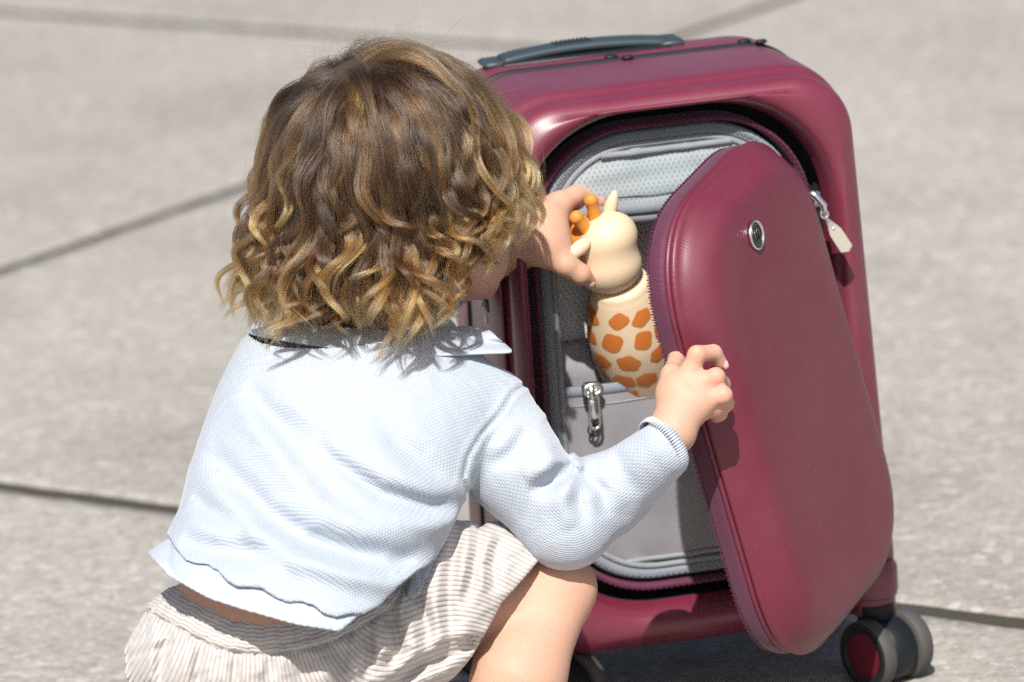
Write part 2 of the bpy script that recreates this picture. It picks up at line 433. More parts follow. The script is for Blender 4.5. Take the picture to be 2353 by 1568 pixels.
edge = np.array(rows[0])  # zbot argument is the top of the panel, so the last row is its lower edge
low = np.array(rows[-1])
MB().tube(low+np.array([0, -.001, -.001]), .0034, 8, flat=(.0028, .0052)).build('pocket_zipper', M_GTAPE, tp)
MB().tube(low+np.array([0, .002, -.010]), .0034, 8, flat=(.0024, .0040)).build('pocket_zipper', M_TEETHG, tp)
MB().tube(low+np.array([0, -.0012, .0105]), .0005, 5).build('seam_stitch', M_GTAPE, tp)
MB().tube(np.array(rows[3])+np.array([0, -.0018, 0]), .0030, 8).build('hem_fold', M_GPIPE, tp)
rows = pocket(.236, zmin, .036, .026, .034, wob=.0016, seed=5)
lp = MB().loft(rows, False).build('lower_pocket', M_SATIN, case)
top = np.array(rows[-1])
MB().tube(top+np.array([0, 0, .002]), .003, 8, flat=(.0022, .0048)).build('pocket_zipper', M_GTAPE, lp)
MB().tube(np.array(rows[-3])+np.array([0, -.0006, 0]), .0006, 5).build('seam_stitch', M_SATIN2, lp)
MB().tube(np.array(rows[1])+np.array([0, -.001, 0]), .0022, 8).build('lower_piping', M_GPIPE, lp)
# pleated gusset seen at the left of the toy
MB().loft([[(x, y+.0015*math.sin(x*190+z*80), z) for x in np.linspace(-.112, -.02, 24)] for y, z in ((.066, .228), (.0635, .24), (.063, .256), (.0655, .262), (.0635, .268), (.069, .272), (.076, .273))], False).build('gusset_fold', M_SATIN2, case)
# silver puller of the lower pocket
pc = np.array([-.0905, .018, .242])
mb = MB()
mb.tube(np.array([pc+np.array([.0075*math.cos(a), -.003-.0025*math.sin(a)*0, .0045*math.sin(a)]) for a in np.linspace(0, 2*math.pi, 21)[:-1]]), .0024, 8, True)
mb.box(pc+np.array([0, .002, .0005]), (.0085, .0035, .0052), bev=.0025)
mb.box(pc+np.array([-.0015, -.004, -.0025]), (.003, .003, .006), bev=.0015)
lo = np.array([(-.0042, -.0042, -.006), (-.0046, -.0045, -.02), (-.0046, -.0040, -.030), (-.0033, -.0038, -.0335), (0, -.0036, -.035), (.0033, -.0038, -.0335), (.0046, -.0040, -.030), (.0046, -.0045, -.02), (.0042, -.0042, -.006)])
mb.tube(pc+lo, .0014, 8, closed=True)
mb.box(pc+np.array([0, -.0042, -.0155]), (.0042, .0010, .0105), bev=.0008)
mb.build('pocket_puller', M_CHROME, lp)
mb = MB(); mb.tube(pc+np.array([(.0044*math.cos(a), .0052, -.038+.0046*math.sin(a)) for a in np.linspace(0, 2*math.pi, 21)[:-1]]), .0009, 6, True).build('puller_ring', M_BLACK, lp)
# wheel housings and casters
def caster(x, y, ang):
    hx = max(-.140, min(.153, x))
    MB().lathe([(0, .050), (.020, .049), (.0235, .042), (.0235, .022), (.0225, .017), (.0205, .0155), (.0205, .001), (0, .0)], o=(hx*1.0, y+.018, .006), n=28).build('wheel_housing', M_SHELL, case, ang=40)
    root = MB()
    root.lathe([(0, .040), (.0165, .040), (.0165, .020), (.0120, .012), (0, .012)], o=(0, .012, 0), n=24)
    # slate cover between the two wheels
    prof = [(.0, -.0125), (.0270, -.0125), (.0285, -.010), (.0285, .010), (.0270, .0125), (0, .0125)]
    root.lathe(prof, ax=(1, 0, 0), n=36)
    mt = Matrix.Translation((x, y, .031-.055)) @ Matrix.Rotation(ang, 4, 'Z')
    c = root.build('caster', M_RUBBER, case, ang=35, mat=mt)
    for sg in (-1, 1):
        a = .0145*sg; b = .0295*sg
        MB().lathe([(.0195, a), (.0295, a), (.0310, a+.0018*sg), (.0312, (a+b)/2), (.0308, b-.0022*sg), (.0296, b-.0006*sg)], ax=(1, 0, 0), n=48).build('tyre', M_TYRE, c)
        MB().lathe([(.0298, b-.0010*sg), (.0290, b), (.0225, b-.0002*sg), (.0212, b-.0022*sg), (.0200, b-.0016*sg)], ax=(1, 0, 0), n=40).build('rim', M_BLACK, c)
        MB().lathe([(.0202, b-.0017*sg), (.010, b-.0008*sg), (.003, b-.0004*sg), (.0, b-.0004*sg)], ax=(1, 0, 0), n=32).build('hub', M_HUBRED, c)
caster(.158, .000, rad(24)); caster(-.137, .012, rad(28)); caster(.150, .195, rad(15)); caster(-.150, .195, rad(40))

# ------------------------------------------------------------------ lid (unzipped, swung open on the right)
LW, LH, LR = .262, .42, .10
LQ = (.0415, -.1037, .2455, .8346, .1423, .1843)
na = LQ[3]
wx = np.array([math.cos(na), math.sin(na), 0]); nx_ = np.array([math.sin(na), -math.cos(na), 0])
upv = math.cos(LQ[4])*EZ-math.sin(LQ[4])*nx_; nn_ = math.cos(LQ[4])*nx_+math.sin(LQ[4])*EZ
w2 = math.cos(LQ[5])*wx+math.sin(LQ[5])*upv; u2 = -math.sin(LQ[5])*wx+math.cos(LQ[5])*upv
# lid axes in suitcase space: x = width, y = into the case, z = up the lid
LM = Matrix([[w2[0], -nn_[0], u2[0], LQ[0]], [w2[1], -nn_[1], u2[1], LQ[1]], [w2[2], -nn_[2], u2[2], LQ[2]], [0, 0, 0, 1]])
def lout(ins): return rrect(0, 0, LW-2*ins, LH-2*ins, LR-ins*.8, e=2.45, rb=max(.02, .098-ins*.7))
rings = [ring3(lout(i), y) for i, y in ((.006, .0035), (.0005, .003), (-.0008, .001), (.0, -.0015), (.0022, -.003), (.004, -.0045), (.0055, -.0075), (.0085, -.0125), (.0130, -.0175), (.0170, -.0222), (.0225, -.0256), (.0295, -.0277), (.040, -.0287), (.060, -.0292), (.095, -.0295))]
lid = MB().loft(rings, True, False, True).build('lid', M_LID, case, mat=LM)
MB().loft([ring3(lout(i), y) for i, y in ((.0035, .004), (.0022, .0045), (.0008, .0062), (.0012, .0085), (.003, .0095))]).build('lid_piping', M_LID, lid)
lt = MB().loft([ring3(lout(i), y) for i, y in ((.0035, .0088), (.0015, .0100), (.0010, .0140), (.0012, .0190), (.0025, .0235), (.0035, .0245), (.0045, .0235))]).build('lid_zipper_tape', M_TAPE, lid)
lpth = ring3(lout(.0022), .0242)
cen = np.array([0, .0242, 0])
tz = teeth(lpth, .0024, (.0006, .0013, .0006), lambda p: nrm(p-cen)).build('lid_zipper_teeth', M_TEETHM, lid, False); tz['kind'] = 'stuff'
MB().loft([ring3(lout(.0040), .0225), ring3(lout(.010), .016), ring3(lout(.03), .013), ring3(lout(.08), .012)], True, False, True).build('lid_lining', M_SATIN, lid)
# emblem near the top of the lid
LMW = SM @ LM; LMI = np.array(LMW.inverted())
def on_lid(px, py, y=-.0295):
    o = (LMI@np.r_[CAM, 1])[:3]; d = LMI[:3, :3]@ray(px, py); t = (y-o[1])/d[1]; return o+d*t
ec = on_lid(1735, 541)
MB().lathe([(.0123, .0003), (.0126, .0020), (.0120, .0027), (.0112, .0024), (.0106, .0008)], o=(ec[0], -.0296, ec[2]), ax=(0, -1, 0), n=40).build('emblem_ring', M_CHROME, lid)
MB().lathe([(.0112, .0012), (.0095, .0017), (.0, .0018)], o=(ec[0], -.0296, ec[2]), ax=(0, -1, 0), n=40).build('emblem_disc', M_DARKGLASS, lid)
mb = MB(); zc = ec[2]
mb.tube(np.array([(ec[0]+.0089*math.cos(a), -.0316, zc+.0089*math.sin(a)) for a in np.linspace(0, 2*math.pi, 33)[:-1]]), .0005, 5, True)
mpath = lambda x0, x1: np.array([(ec[0]+x0, -.0316, zc-.0046), (ec[0]+x0, -.0316, zc+.002)]+[(ec[0]+(x0+x1)/2-(x1-x0)/2*math.cos(a), -.0316, zc+.002+.0024*math.sin(a)) for a in np.linspace(.3, math.pi, 7)]+[(ec[0]+x1, -.0316, zc-.0046)])
mb.tube(mpath(-.0042, -.0002), .0008, 6); mb.tube(mpath(-.0002, .0040), .0008, 6)
mb.build('emblem_letter', M_OLIVE, lid)
# slider and engraved pull tab hanging from the end of the lid zipper
s0 = sloc(onface(1873, 450, -.012)); s1 = sloc(onface(1893, 492, -.014)); s2 = sloc(onface(1945, 572, -.028))
dv = nrm(s2-s1)
mb = MB()
mb.tube(np.array([s0+np.array([-.004, 0, .003]), s0, (s0+s1)/2+np.array([.003, -.003, 0]), s1]), (.0028, .0035, .003, .0026), 10)
mb.box(s0+np.array([.0015, .004, -.004]), (.0042, .003, .007), bev=.0015)
mb.tube(s1+np.array([(.0032*math.cos(a), -.001, .0036*math.sin(a)) for a in np.linspace(0, 2*math.pi, 17)[:-1]]), .0013, 6, True)
mb.build('lid_slider', M_CHROME, case)
L = np.linalg.norm(s2-s1); side = nrm(np.cross(dv, (0, -1, 0))); fn = np.cross(side, dv)
rows = []
for t in np.linspace(0, 1, 30):
    w = .0016+(.0058-.0016)*min(1, max(0, (t-.05)/.42))**1.2
    if t > .93: w *= math.sqrt(max(.05, 1-((t-.93)/.075)**2))
    tw = rad(75)*(1-min(1, t/.4))**1.5
    sd = side*math.cos(tw)+fn*math.sin(tw); nf = np.cross(sd, dv); c = s1+dv*(t*L+.002)
    rows.append([c-sd*w+nf*.0007, c+sd*w+nf*.0007, c+sd*w-nf*.0007, c-sd*w-nf*.0007])
pt = MB().loft(rows, True, True, True).build('pull_tab', M_TAN, case, ang=30)
def text_mesh(txt, size, depth, material, parent, mat, name):
    cu = bpy.data.curves.new(name, 'FONT'); cu.body = txt; cu.size = size; cu.extrude = depth; cu.align_x = 'CENTER'; cu.align_y = 'CENTER'; cu.space_character = 1.25
    o = bpy.data.objects.new(name, cu); COL.objects.link(o)
    dg = bpy.context.evaluated_depsgraph_get(); me = bpy.data.meshes.new_from_object(o.evaluated_get(dg))
    bpy.data.objects.remove(o); me.materials.clear(); me.materials.append(material)
    r = bpy.data.objects.new(name, me); COL.objects.link(r); r.parent = parent; r.matrix_local = mat; return r
nf = -fn if fn[1] > 0 else fn
X, Y = dv, np.cross(nf, dv); tc = s1+dv*(L*.68)+nf*.0008
text_mesh('I U E M U', .0058, .0001, Mat('engraved metal', (.30, .26, .20), .5, .7).m, pt, Matrix([[X[0], Y[0], nf[0], tc[0]], [X[1], Y[1], nf[1], tc[1]], [X[2], Y[2], nf[2], tc[2]], [0, 0, 0, 1]]), 'pull_tab_lettering')
rv = s1+dv*(L*.42)+nf*.0012
MB().lathe([(.0013, 0), (.0013, .0005), (.0008, .0009), (0, .0009)], o=rv, ax=nf, n=12).build('rivet', M_CHROME, pt)

# ------------------------------------------------------------------ giraffe toy
tb = onface(1498, 945, .074); tn = onface(1428, 668, .018); th_ = onface(1396, 560, .004)
tax = nrm(tn-tb); TL = np.linalg.norm(tn-tb); px = lambda n_, d=4.64: n_*d/FPX
toyM = Matrix.Translation(Vector(tb)) @ Vector(tax).to_track_quat('Z', 'Y').to_matrix().to_4x4()
toy = empty('giraffe_toy', mat=toyM, label='cream toy giraffe with orange spots held inside the open suitcase', cat='toy')
prof = [(0, -.004), (px(58), -.004), (px(68), .002), (px(72), .012), (px(80), TL*.18), (px(92), TL*.33), (px(101), TL*.5), (px(104), TL*.63), (px(102), TL*.72), (px(95), TL*.82), (px(85), TL*.92), (px(78), TL*.98), (px(71), TL*1.03), (px(58), TL*1.08), (0, TL*1.09)]
def smooth_prof(pr, k=4):
    pr = np.array(pr); out = []
    for i in range(len(pr)-1):
        p0, p1, p2, p3 = pr[max(i-1, 0)], pr[i], pr[i+1], pr[min(i+2, len(pr)-1)]
        for t in np.arange(k)/k: out.append(.5*((2*p1)+(-p0+p2)*t+(2*p0-5*p1+4*p2-p3)*t*t+(-p0+3*p1-3*p2+p3)*t**3))
    out.append(pr[-1]); o = np.array(out); o[:, 0] = np.maximum(o[:, 0], 0); return o
sp_ = smooth_prof(prof)
tbody = MB().lathe(sp_, n=96).build('body', M_CREAM, toy)
i0_ = int(np.argmax(sp_[:, 0] > 0)); hh_ = sp_[:, 1]; kk_ = np.argsort(hh_, kind='stable')
def trad(h): return float(np.interp(h, hh_[kk_], sp_[kk_, 0]))
tr_ = np.random.default_rng(4); rowh = .0208
for ri in range(9):
    h0 = .008+ri*rowh
    if h0 > TL*.97: break
    nsp = max(5, int(round(2*math.pi*trad(h0)/.0258)))
    for k in range(nsp):
        th0 = 2*math.pi*(k+(ri % 2)*.5)/nsp+tr_.normal()*.07; hc_ = h0+tr_.normal()*.0014; r0 = trad(hc_)
        su, sv = tr_.uniform(.0088, .0112), tr_.uniform(.0080, .0104); ph = tr_.uniform(0, 6.28); nc = int(tr_.integers(4, 7)); sk_ = tr_.uniform(-.4, .4)
        cr = tr_.uniform(.82, 1.12, nc)
        ring = lambda f, lift: [(lambda u, v_: ((trad(hc_+v_)+lift)*math.cos(th0+u/r0), (trad(hc_+v_)+lift)*math.sin(th0+u/r0), hc_+v_))(f*su*q_*math.cos(a)+f*sk_*sv*q_*math.sin(a), f*sv*q_*math.sin(a)) for a, q_ in ((2*math.pi*i/20, (abs(math.cos(nc*(2*math.pi*i/20-ph)/2))**1.5*.16+.86)*np.interp((2*math.pi*i/20)/(2*math.pi)*nc, np.arange(nc+1), np.r_[cr, cr[0]])) for i in range(20))]
        MB().loft([ring(1.0, .00035), ring(.8, .0004), ring(.6, .00042), ring(.4, .00045), ring(.2, .00046)], True, False, True).build('spot', M_SPOT, tbody)
TI = np.array(toyM.inverted())
tl = lambda X: (TI@np.r_[X, 1])[:3]
def ellipsoid(mb, c, ax, r, n=32, m=18, f=None):
    ax = np.asarray(ax); rings = []
    for i in range(m+1):
        a = math.pi*i/m; row = []
        for j in range(n):
            b = 2*math.pi*j/n; q = np.array([math.sin(a)*math.cos(b)*r[0], math.sin(a)*math.sin(b)*r[1], math.cos(a)*r[2]])
            if f: q = f(q)
            row.append(np.asarray(c)+q[0]*ax[0]+q[1]*ax[1]+q[2]*ax[2])
        rings.append(row)
    return mb.loft(rings)
def wbuild(mb, name, material, parent, inv, smooth=True):
    v = np.array(mb.v); v = v@inv[:3, :3].T+inv[:3, 3]
    return mesh_obj(name, v, mb.f, material, parent, smooth)
def frame_from(z, hint):
    z = nrm(z); x = nrm(np.cross(hint, z)); return np.array([x, np.cross(z, x), z])
fr = frame_from(tax, -FW)
ft = lambda x, y, sy: onface(x, y, sy)
hax = frame_from(ft(1372, 480, .004)-ft(1410, 640, .012), -FW)
def pxframe(ix, iy):
    e1 = nrm(RT*ix-UP*iy); e3 = -FW; e2 = np.cross(e3, e1); return np.array([e1, nrm(e2), e3])
TOYHEAD = True
def horn(a, b, ra, rb):
    a, b = np.asarray(a), np.asarray(b); ax = b-a; L = np.linalg.norm(ax)
    pr = [(ra*1.25, -.004), (ra, .004), (rb*.92, L*.6), (rb, L*.8)]+[(rb*1.08*math.cos(t), L*.86+rb*1.08*math.sin(t)) for t in np.linspace(-.1, math.pi/2, 8)]
    pr[-1] = (0, pr[-1][1]); return MB().lathe(pr, o=a, ax=ax, n=24)
wbuild(horn(ft(1372, 515, .008), ft(1356, 453, .004), px(17), px(15.5)), 'horn', M_ORANGE, toy, TI)
wbuild(horn(ft(1356, 540, .004), ft(1320, 494, .000), px(16), px(15.5)), 'horn', M_ORANGE, toy, TI)
wbuild(ellipsoid(MB(), ft(1352, 541, .022), pxframe(.8, -.6), (px(60), px(44), px(52))), 'forelock', M_ORANGE, toy, TI)
def ear(a, b, w, d):
    a, b = np.asarray(a), np.asarray(b); f = frame_from(b-a, -FW); L = np.linalg.norm(b-a)
    def sh(q):
        s = q[2]/(L*.62); k = 1-.14*s; q = q.copy(); q[0] *= k; q[1] *= k; return q
    return ellipsoid(MB(), (a+b)/2, f, (w, d, L*.62), f=sh)
wbuild(ear(ft(1396, 500, .010), ft(1412, 445, .008), px(15), px(12)), 'ear', M_CREAM, toy, TI)
wbuild(ear(ft(1350, 556, -.010), ft(1306, 591, -.012), px(17), px(14)), 'ear', M_CREAM, toy, TI)

# ------------------------------------------------------------------ solid shapes grown on a fine grid
def smin(a, b, k):
    h = np.clip(.5+.5*(b-a)/k, 0, 1); return b*(1-h)+a*h-k*h*(1-h)
def cone(p, a, b, ra, rb):
    ba = b-a; L2 = ba@ba; h = np.clip((p-a)@ba/L2, 0, 1)
    return np.linalg.norm(p-a-h[:, None]*ba, axis=1)-(ra+(rb-ra)*h)
def ell(p, c, fr, r):
    q = (p-c)@np.asarray(fr).T; r = np.asarray(r)
    k0 = np.linalg.norm(q/r, axis=1); k1 = np.linalg.norm(q/r**2, axis=1)
    return k0*(k0-1)/np.maximum(k1, 1e-9)
def grow(fn, lo, hi, h, margin=0.):
    lo = np.asarray(lo, float); hi = np.asarray(hi, float); B = 8
    nb = np.ceil((hi-lo)/(h*B)).astype(int); n = nb*B
    gx = [lo[i]+(np.arange(nb[i])+.5)*B*h for i in range(3)]
    G = np.stack(np.meshgrid(*gx, indexing='ij'), -1).reshape(-1, 3)
    c = fn(G).astype(np.float32)
    act = np.abs(c) < B*h*.95+margin
    D = np.repeat(np.repeat(np.repeat(c.reshape(nb), B, 0), B, 1), B, 2)
    idx = np.stack(np.unravel_index(np.nonzero(act)[0], nb), -1)
    off = np.stack(np.meshgrid(*(np.arange(B),)*3, indexing='ij'), -1).reshape(-1, 3)
    for s in range(0, len(idx), 1500):
        I = (idx[s:s+1500, None, :]*B+off[None]).reshape(-1, 3)
        D[I[:, 0], I[:, 1], I[:, 2]] = fn(lo+I*h)
    ins = D < 0
    cnt = np.zeros(np.array(D.shape)-1, np.uint8)
    for a in (0, 1):
        for b in (0, 1):
            for d in (0, 1): cnt += ins[a:D.shape[0]-1+a, b:D.shape[1]-1+b, d:D.shape[2]-1+d]
    cells = np.argwhere((cnt > 0) & (cnt < 8))
    vid = np.full(cnt.shape, -1, np.int32); vid[tuple(cells.T)] = np.arange(len(cells))
    acc = np.zeros((len(cells), 3)); num = np.zeros(len(cells))
    cor = [(a, b, d) for a in (0, 1) for b in (0, 1) for d in (0, 1)]
    for i, p in enumerate(cor):
        for q in cor[i+1:]:
            if sum(abs(p[k]-q[k]) for k in range(3)) != 1: continue
            u = D[cells[:, 0]+p[0], cells[:, 1]+p[1], cells[:, 2]+p[2]].astype(float); w = D[cells[:, 0]+q[0], cells[:, 1]+q[1], cells[:, 2]+q[2]].astype(float)
            x = (u < 0) != (w < 0); t = np.where(x, u/np.where(x, u-w, 1), 0)
            acc[x] += (np.array(p)+(np.array(q)-np.array(p))*t[:, None])[x]; num[x] += 1
    V = lo+(cells+acc/num[:, None])*h
    F = []
    for ax in range(3):
        o1, o2 = (ax+1) % 3, (ax+2) % 3
        s0 = [slice(1, -1)]*3; s1 = [slice(1, -1)]*3; s0[ax] = slice(0, -1); s1[ax] = slice(1, None)
        a, b = ins[tuple(s0)], ins[tuple(s1)]
        e = np.argwhere(a != b)
        base = e.copy(); base[:, o1] += 1; base[:, o2] += 1
        fl = a[tuple(e.T)]
        def at(d1, d2):
            k = base.copy(); k[:, o1] -= d1; k[:, o2] -= d2; return vid[tuple(k.T)]
        q = np.stack([at(1, 1), at(0, 1), at(0, 0), at(1, 0)], 1)
        q[~fl] = q[~fl][:, ::-1]; F.append(q)
    F = np.concatenate(F); F = F[(F >= 0).all(1)]
    return V, F
def relax(V, F, it=2, lam=.5):
    n = len(V); e = np.concatenate([F[:, [0, 1]], F[:, [1, 2]], F[:, [2, 3]], F[:, [3, 0]]]); 
    deg = np.bincount(e[:, 0], minlength=n)+np.bincount(e[:, 1], minlength=n)
    for _ in range(it):
        for l in (lam, -lam*1.04):
            s = np.zeros_like(V)
            for k in range(3): s[:, k] = np.bincount(e[:, 0], V[e[:, 1], k], n)+np.bincount(e[:, 1], V[e[:, 0], k], n)
            V = V+l*(s/deg[:, None]-V)
    return V
def polydist(q, pl):
    """distance and side of picture points to a polyline"""
    pl = np.asarray(pl, float); best = np.full(len(q), 1e9); side = np.zeros(len(q)); tt = np.zeros(len(q)); n = len(pl)-1
    for i in range(n):
        a, b = pl[i], pl[i+1]; ab = b-a; h = np.clip((q-a)@ab/(ab@ab), 0, 1); d = q-a-h[:, None]*ab
        L = np.hypot(d[:, 0], d[:, 1]); k = L < best
        best[k] = L[k]; side[k] = np.sign(ab[0]*d[k, 1]-ab[1]*d[k, 0]); tt[k] = (i+h[k])/n
    return best, side, tt
def noise1(x, seed=0):
    r = np.random.default_rng(seed); s = 0
    for k in range(5): s = s+np.sin(x*(1.7**k)+r.uniform(0, 6.28))/(1.35**k)
    return s/2.2
def pxr(n_, d): return n_*d/FPX

def f_toyhead(p):
    a = ell(p, ft(1397, 552, .004), pxframe(.78, -.62), np.array([px(72), px(62), px(62)]))
    b = ell(p, ft(1402, 612, .008), pxframe(.95, -.30), np.array([px(74), px(64), px(68)]))
    return smin(a, b, .008)
c0 = ft(1397, 580, .004); V, F = grow(f_toyhead, c0-.05, c0+.05, .0011); V = relax(V, F, 3)
mesh_obj('head', V@TI[:3, :3].T+TI[:3, 3], F, M_CREAM, toy)
# ------------------------------------------------------------------ the child
def skinmat():
    m = Mat('skin', (.70, .43, .31), .6, Specular_IOR_Level=.35, Subsurface_Weight=.35, Subsurface_Scale=.008)
    m.b.inputs['Subsurface Radius'].default_value = (1, .35, .2)
    v = m.coord('Object'); n = m.noise(22, 4, vec=v); n2 = m.noise(55, 3, vec=v)
    c = m.mix(m.math('MULTIPLY', n, .8), (.575, .355, .252), (.53, .295, .205))
    k = m.ramp(n2, [(.55, (0, 0, 0)), (.75, (.5, .5, .5))])
    c = m.mix(m.math('MULTIPLY', k, .4), c, (.61, .28, .20))
    c = m.mix(m.attr('flush'), c, (.62, .26, .20))
    m.col(c)
    m.bump(m.noise(700, 3, vec=v), .10, .0005); m.bump(m.noise(160, 3, vec=v), .10, .0012)
    return m.m
M_SKIN = skinmat()
LP = np.array(SM @ LM)
def lid_depth(x, y, yy=-.02):
    q = on_lid(x, y, yy); return float(proj((LP@np.r_[q, 1])[:3])[2])
dL = lid_depth(1650, 870, -.024)
dE = float(proj((LP@np.r_[on_lid(1575, 880, .0), 1])[:3])[2])
BODY = []   # (a, b, ra, rb, blend)
def C_(a, b, ra, rb, k=.008):
    A, B_ = P(*a), P(*b); BODY.append((A, B_, pxr(ra, a[2]), pxr(rb, b[2]), k))
# head and neck
HC = P(888, 352, 4.41)
C_((888, 352, 4.41), (930, 392, 4.445), 226, 208, .01)
C_((1010, 520, 4.46), (1082, 590, 4.48), 120, 88, .03)
C_((1060, 620, 4.49), (1100, 640, 4.52), 70, 50, .015)
C_((1120, 560, 4.52), (1140, 565, 4.535), 30, 20, .01)      # nose
C_((960, 640, 4.455), (915, 830, 4.45), 80, 92, .02)
# trunk
C_((905, 880, 4.45), (700, 1290, 4.355), 150, 175, .02)
C_((615, 1370, 4.345), (690, 1350, 4.36), 205, 175, .03)
C_((1090, 950, 4.43), (720, 880, 4.50), 78, 78, .03)
# right arm
C_((1105, 955, 4.425), (1295, 1205, 4.415), 78, 66, .015)
C_((1295, 1205, 4.415), (1500, 1040, 4.475), 66, 56, .012)
C_((1500, 1040, 4.475), (1545, 990, dE-.030), 54, 50, .01)
# right hand on the lid
pd = dE-.022
C_((1545, 990, dE-.030), (1570, 925, pd), 54, 50, .008)
C_((1552, 905, pd+.004), (1600, 925, pd-.002), 46, 44, .010)
C_((1566, 890, pd), (1585, 858, pd), 38, 25, .006)
HANDR = [
 [(1585, 860, pd), (1601, 815, pd-.004), (1640, 811, dL-.010), (1655, 834, dL-.003)],
 [(1598, 885, pd-.004), (1645, 866, pd-.006), (1660, 884, dL-.006), (1655, 898, dL-.002)],
 [(1618, 918, pd-.004), (1662, 908, pd-.006), (1668, 928, dL-.006), (1656, 938, dL-.001)],
 [(1612, 938, pd+.002), (1642, 938, pd+.004), (1652, 950, dL-.002), (1646, 956, dL+.002)]]
for f_ in HANDR:
    rr = (23.5, 21, 19, 16.5)
    for i in range(3): C_(f_[i], f_[i+1], rr[i], rr[i+1], (.0022 if i else .005))
C_((1552, 905, pd+.004), (1543, 862, pd+.012), 30, 24, .008)   # thumb goes behind the edge
C_((1543, 862, pd+.012), (1556, 826, dE+.020), 23, 20, .004)
C_((1556, 826, dE+.020), (1580, 812, dE+.034), 20, 17, .004)
# left arm, hand round the toy's head
C_((700, 870, 4.50), (960, 660, 4.66), 78, 72, .015)
C_((960, 660, 4.66), (1190, 548, 4.622), 72, 66, .012)
hd_ = 4.612
C_((1190, 548, 4.622), (1240, 535, hd_), 66, 62, .01)
C_((1240, 505, hd_+.004), (1262, 560, hd_-.006), 50, 46, .014)
C_((1262, 500, hd_+.004), (1284, 470, hd_+.012), 40, 30, .008)
HANDL = [
 [(1284, 472, hd_+.012), (1321, 449, hd_+.022), (1354, 446, hd_+.032), (1381, 461, hd_+.032)],
 [(1270, 490, hd_+.022), (1312, 470, hd_+.045), (1340, 490, hd_+.066), (1352, 512, hd_+.070)],
 [(1262, 515, hd_+.028), (1296, 515, hd_+.056), (1322, 540, hd_+.072), (1334, 556, hd_+.074)],
 [(1258, 540, hd_+.030), (1286, 560, hd_+.056), (1308, 580, hd_+.068), (1322, 592, hd_+.070)]]
for f_ in HANDL:
    rr = (26, 22, 19.5, 16.5)
    for i in range(3): C_(f_[i], f_[i+1], rr[i], rr[i+1], .0035 if i else .006)
C_((1262, 575, hd_-.006), (1300, 607, hd_-.012), 38, 28, .010)
C_((1300, 607, hd_-.012), (1334, 630, hd_-.008), 27, 23, .004)
C_((1334, 630, hd_-.008), (1352, 643, hd_-.002), 22, 16, .004)
# legs
C_((760, 1470, 4.39), (1285, 1352, 4.445), 95, 80, .02)
C_((1285, 1352, 4.445), (1190, 1560, 4.41), 80, 98, .012)
C_((1190, 1560, 4.41), (1090, 1790, 4.40), 98, 48, .02)
C_((1090, 1790, 4.40), (1190, 1800, 4.49), 42, 34, .02)
C_((560, 1460, 4.39), (700, 1440, 4.64), 125, 80, .02)
C_((700, 1440, 4.64), (470, 1620, 4.60), 80, 60, .012)
C_((470, 1620, 4.60), (360, 1680, 4.60), 52, 40, .012)
def f_body(p):
    d = None
    for a, b, ra, rb, k in BODY:
        e = cone(p, a, b, ra, rb)
        d = e if d is None else smin(d, e, k)
    # creases
    q = proj(p)
    for pl, hgt, w, dn in CREASE:
        dd, sd, tt = polydist(q[:, :2], pl); d = d+hgt*np.exp(-(dd/w)**2)*np.sin(np.clip(tt, .02, .98)*math.pi)*(np.abs(q[:, 2]-dn) < .06)
    return d
z2h = lambda zx, zy: ((2500+zx/2.613)/1.7408, (1300+zy/2.613)/1.7408)
CREASE = [([z2h(330, 990), z2h(470, 1020), z2h(600, 1110), z2h(760, 1240)], .0014, 3.2, 4.47),
          ([z2h(420, 960), z2h(560, 1000), z2h(700, 1080), z2h(790, 1170)], .0009, 2.8, 4.47),
          ([z2h(400, 500), z2h(430, 560), z2h(400, 620)], .0010, 3, 4.47),
          ([z2h(560, 560), z2h(600, 620)], .0006, 4, 4.47),
          ([z2h(850, 680), z2h(900, 700)], .001, 3, 4.47)]
lo = np.min([np.minimum(a-ra, b-rb) for a, b, ra, rb, k in BODY], 0)-.02; hi = np.max([np.maximum(a+ra, b+rb) for a, b, ra, rb, k in BODY], 0)+.02
V, F = grow(f_body, lo, hi, .0021, .004)
V = relax(V, F, 2)
q = proj(V)
fl = np.zeros(len(V))
for pts, d_ in ((HANDR, 0), (HANDL, 0)):
    for f_ in pts:
        for k_ in (1, 3):
            c = P(*f_[k_]); fl += .75*np.exp(-(np.linalg.norm(V-c, axis=1)/.008)**2)
fl += .5*np.exp(-(np.linalg.norm(V-P(1352, 643, hd_-.002), axis=1)/.008)**2)
fl += .3*np.exp(-(np.linalg.norm(V-P(1235, 1440, 4.36), axis=1)/.03)**2)+.25*np.exp(-(np.linalg.norm(V-P(1330, 1330, 4.42), axis=1)/.02)**2)
PO = Vector((P(700, 1500, 4.4)[0], P(700, 1500, 4.4)[1], 0.0))
person = mesh_obj('person', V-np.array(PO), F, M_SKIN, attrs={'flush': np.clip(fl, 0, .85)})
person.location = PO
person['label'] = 'small child with curly light brown hair squatting in white cardigan and beige shorts'
person['category'] = 'child'
PIV = -np.array(PO)
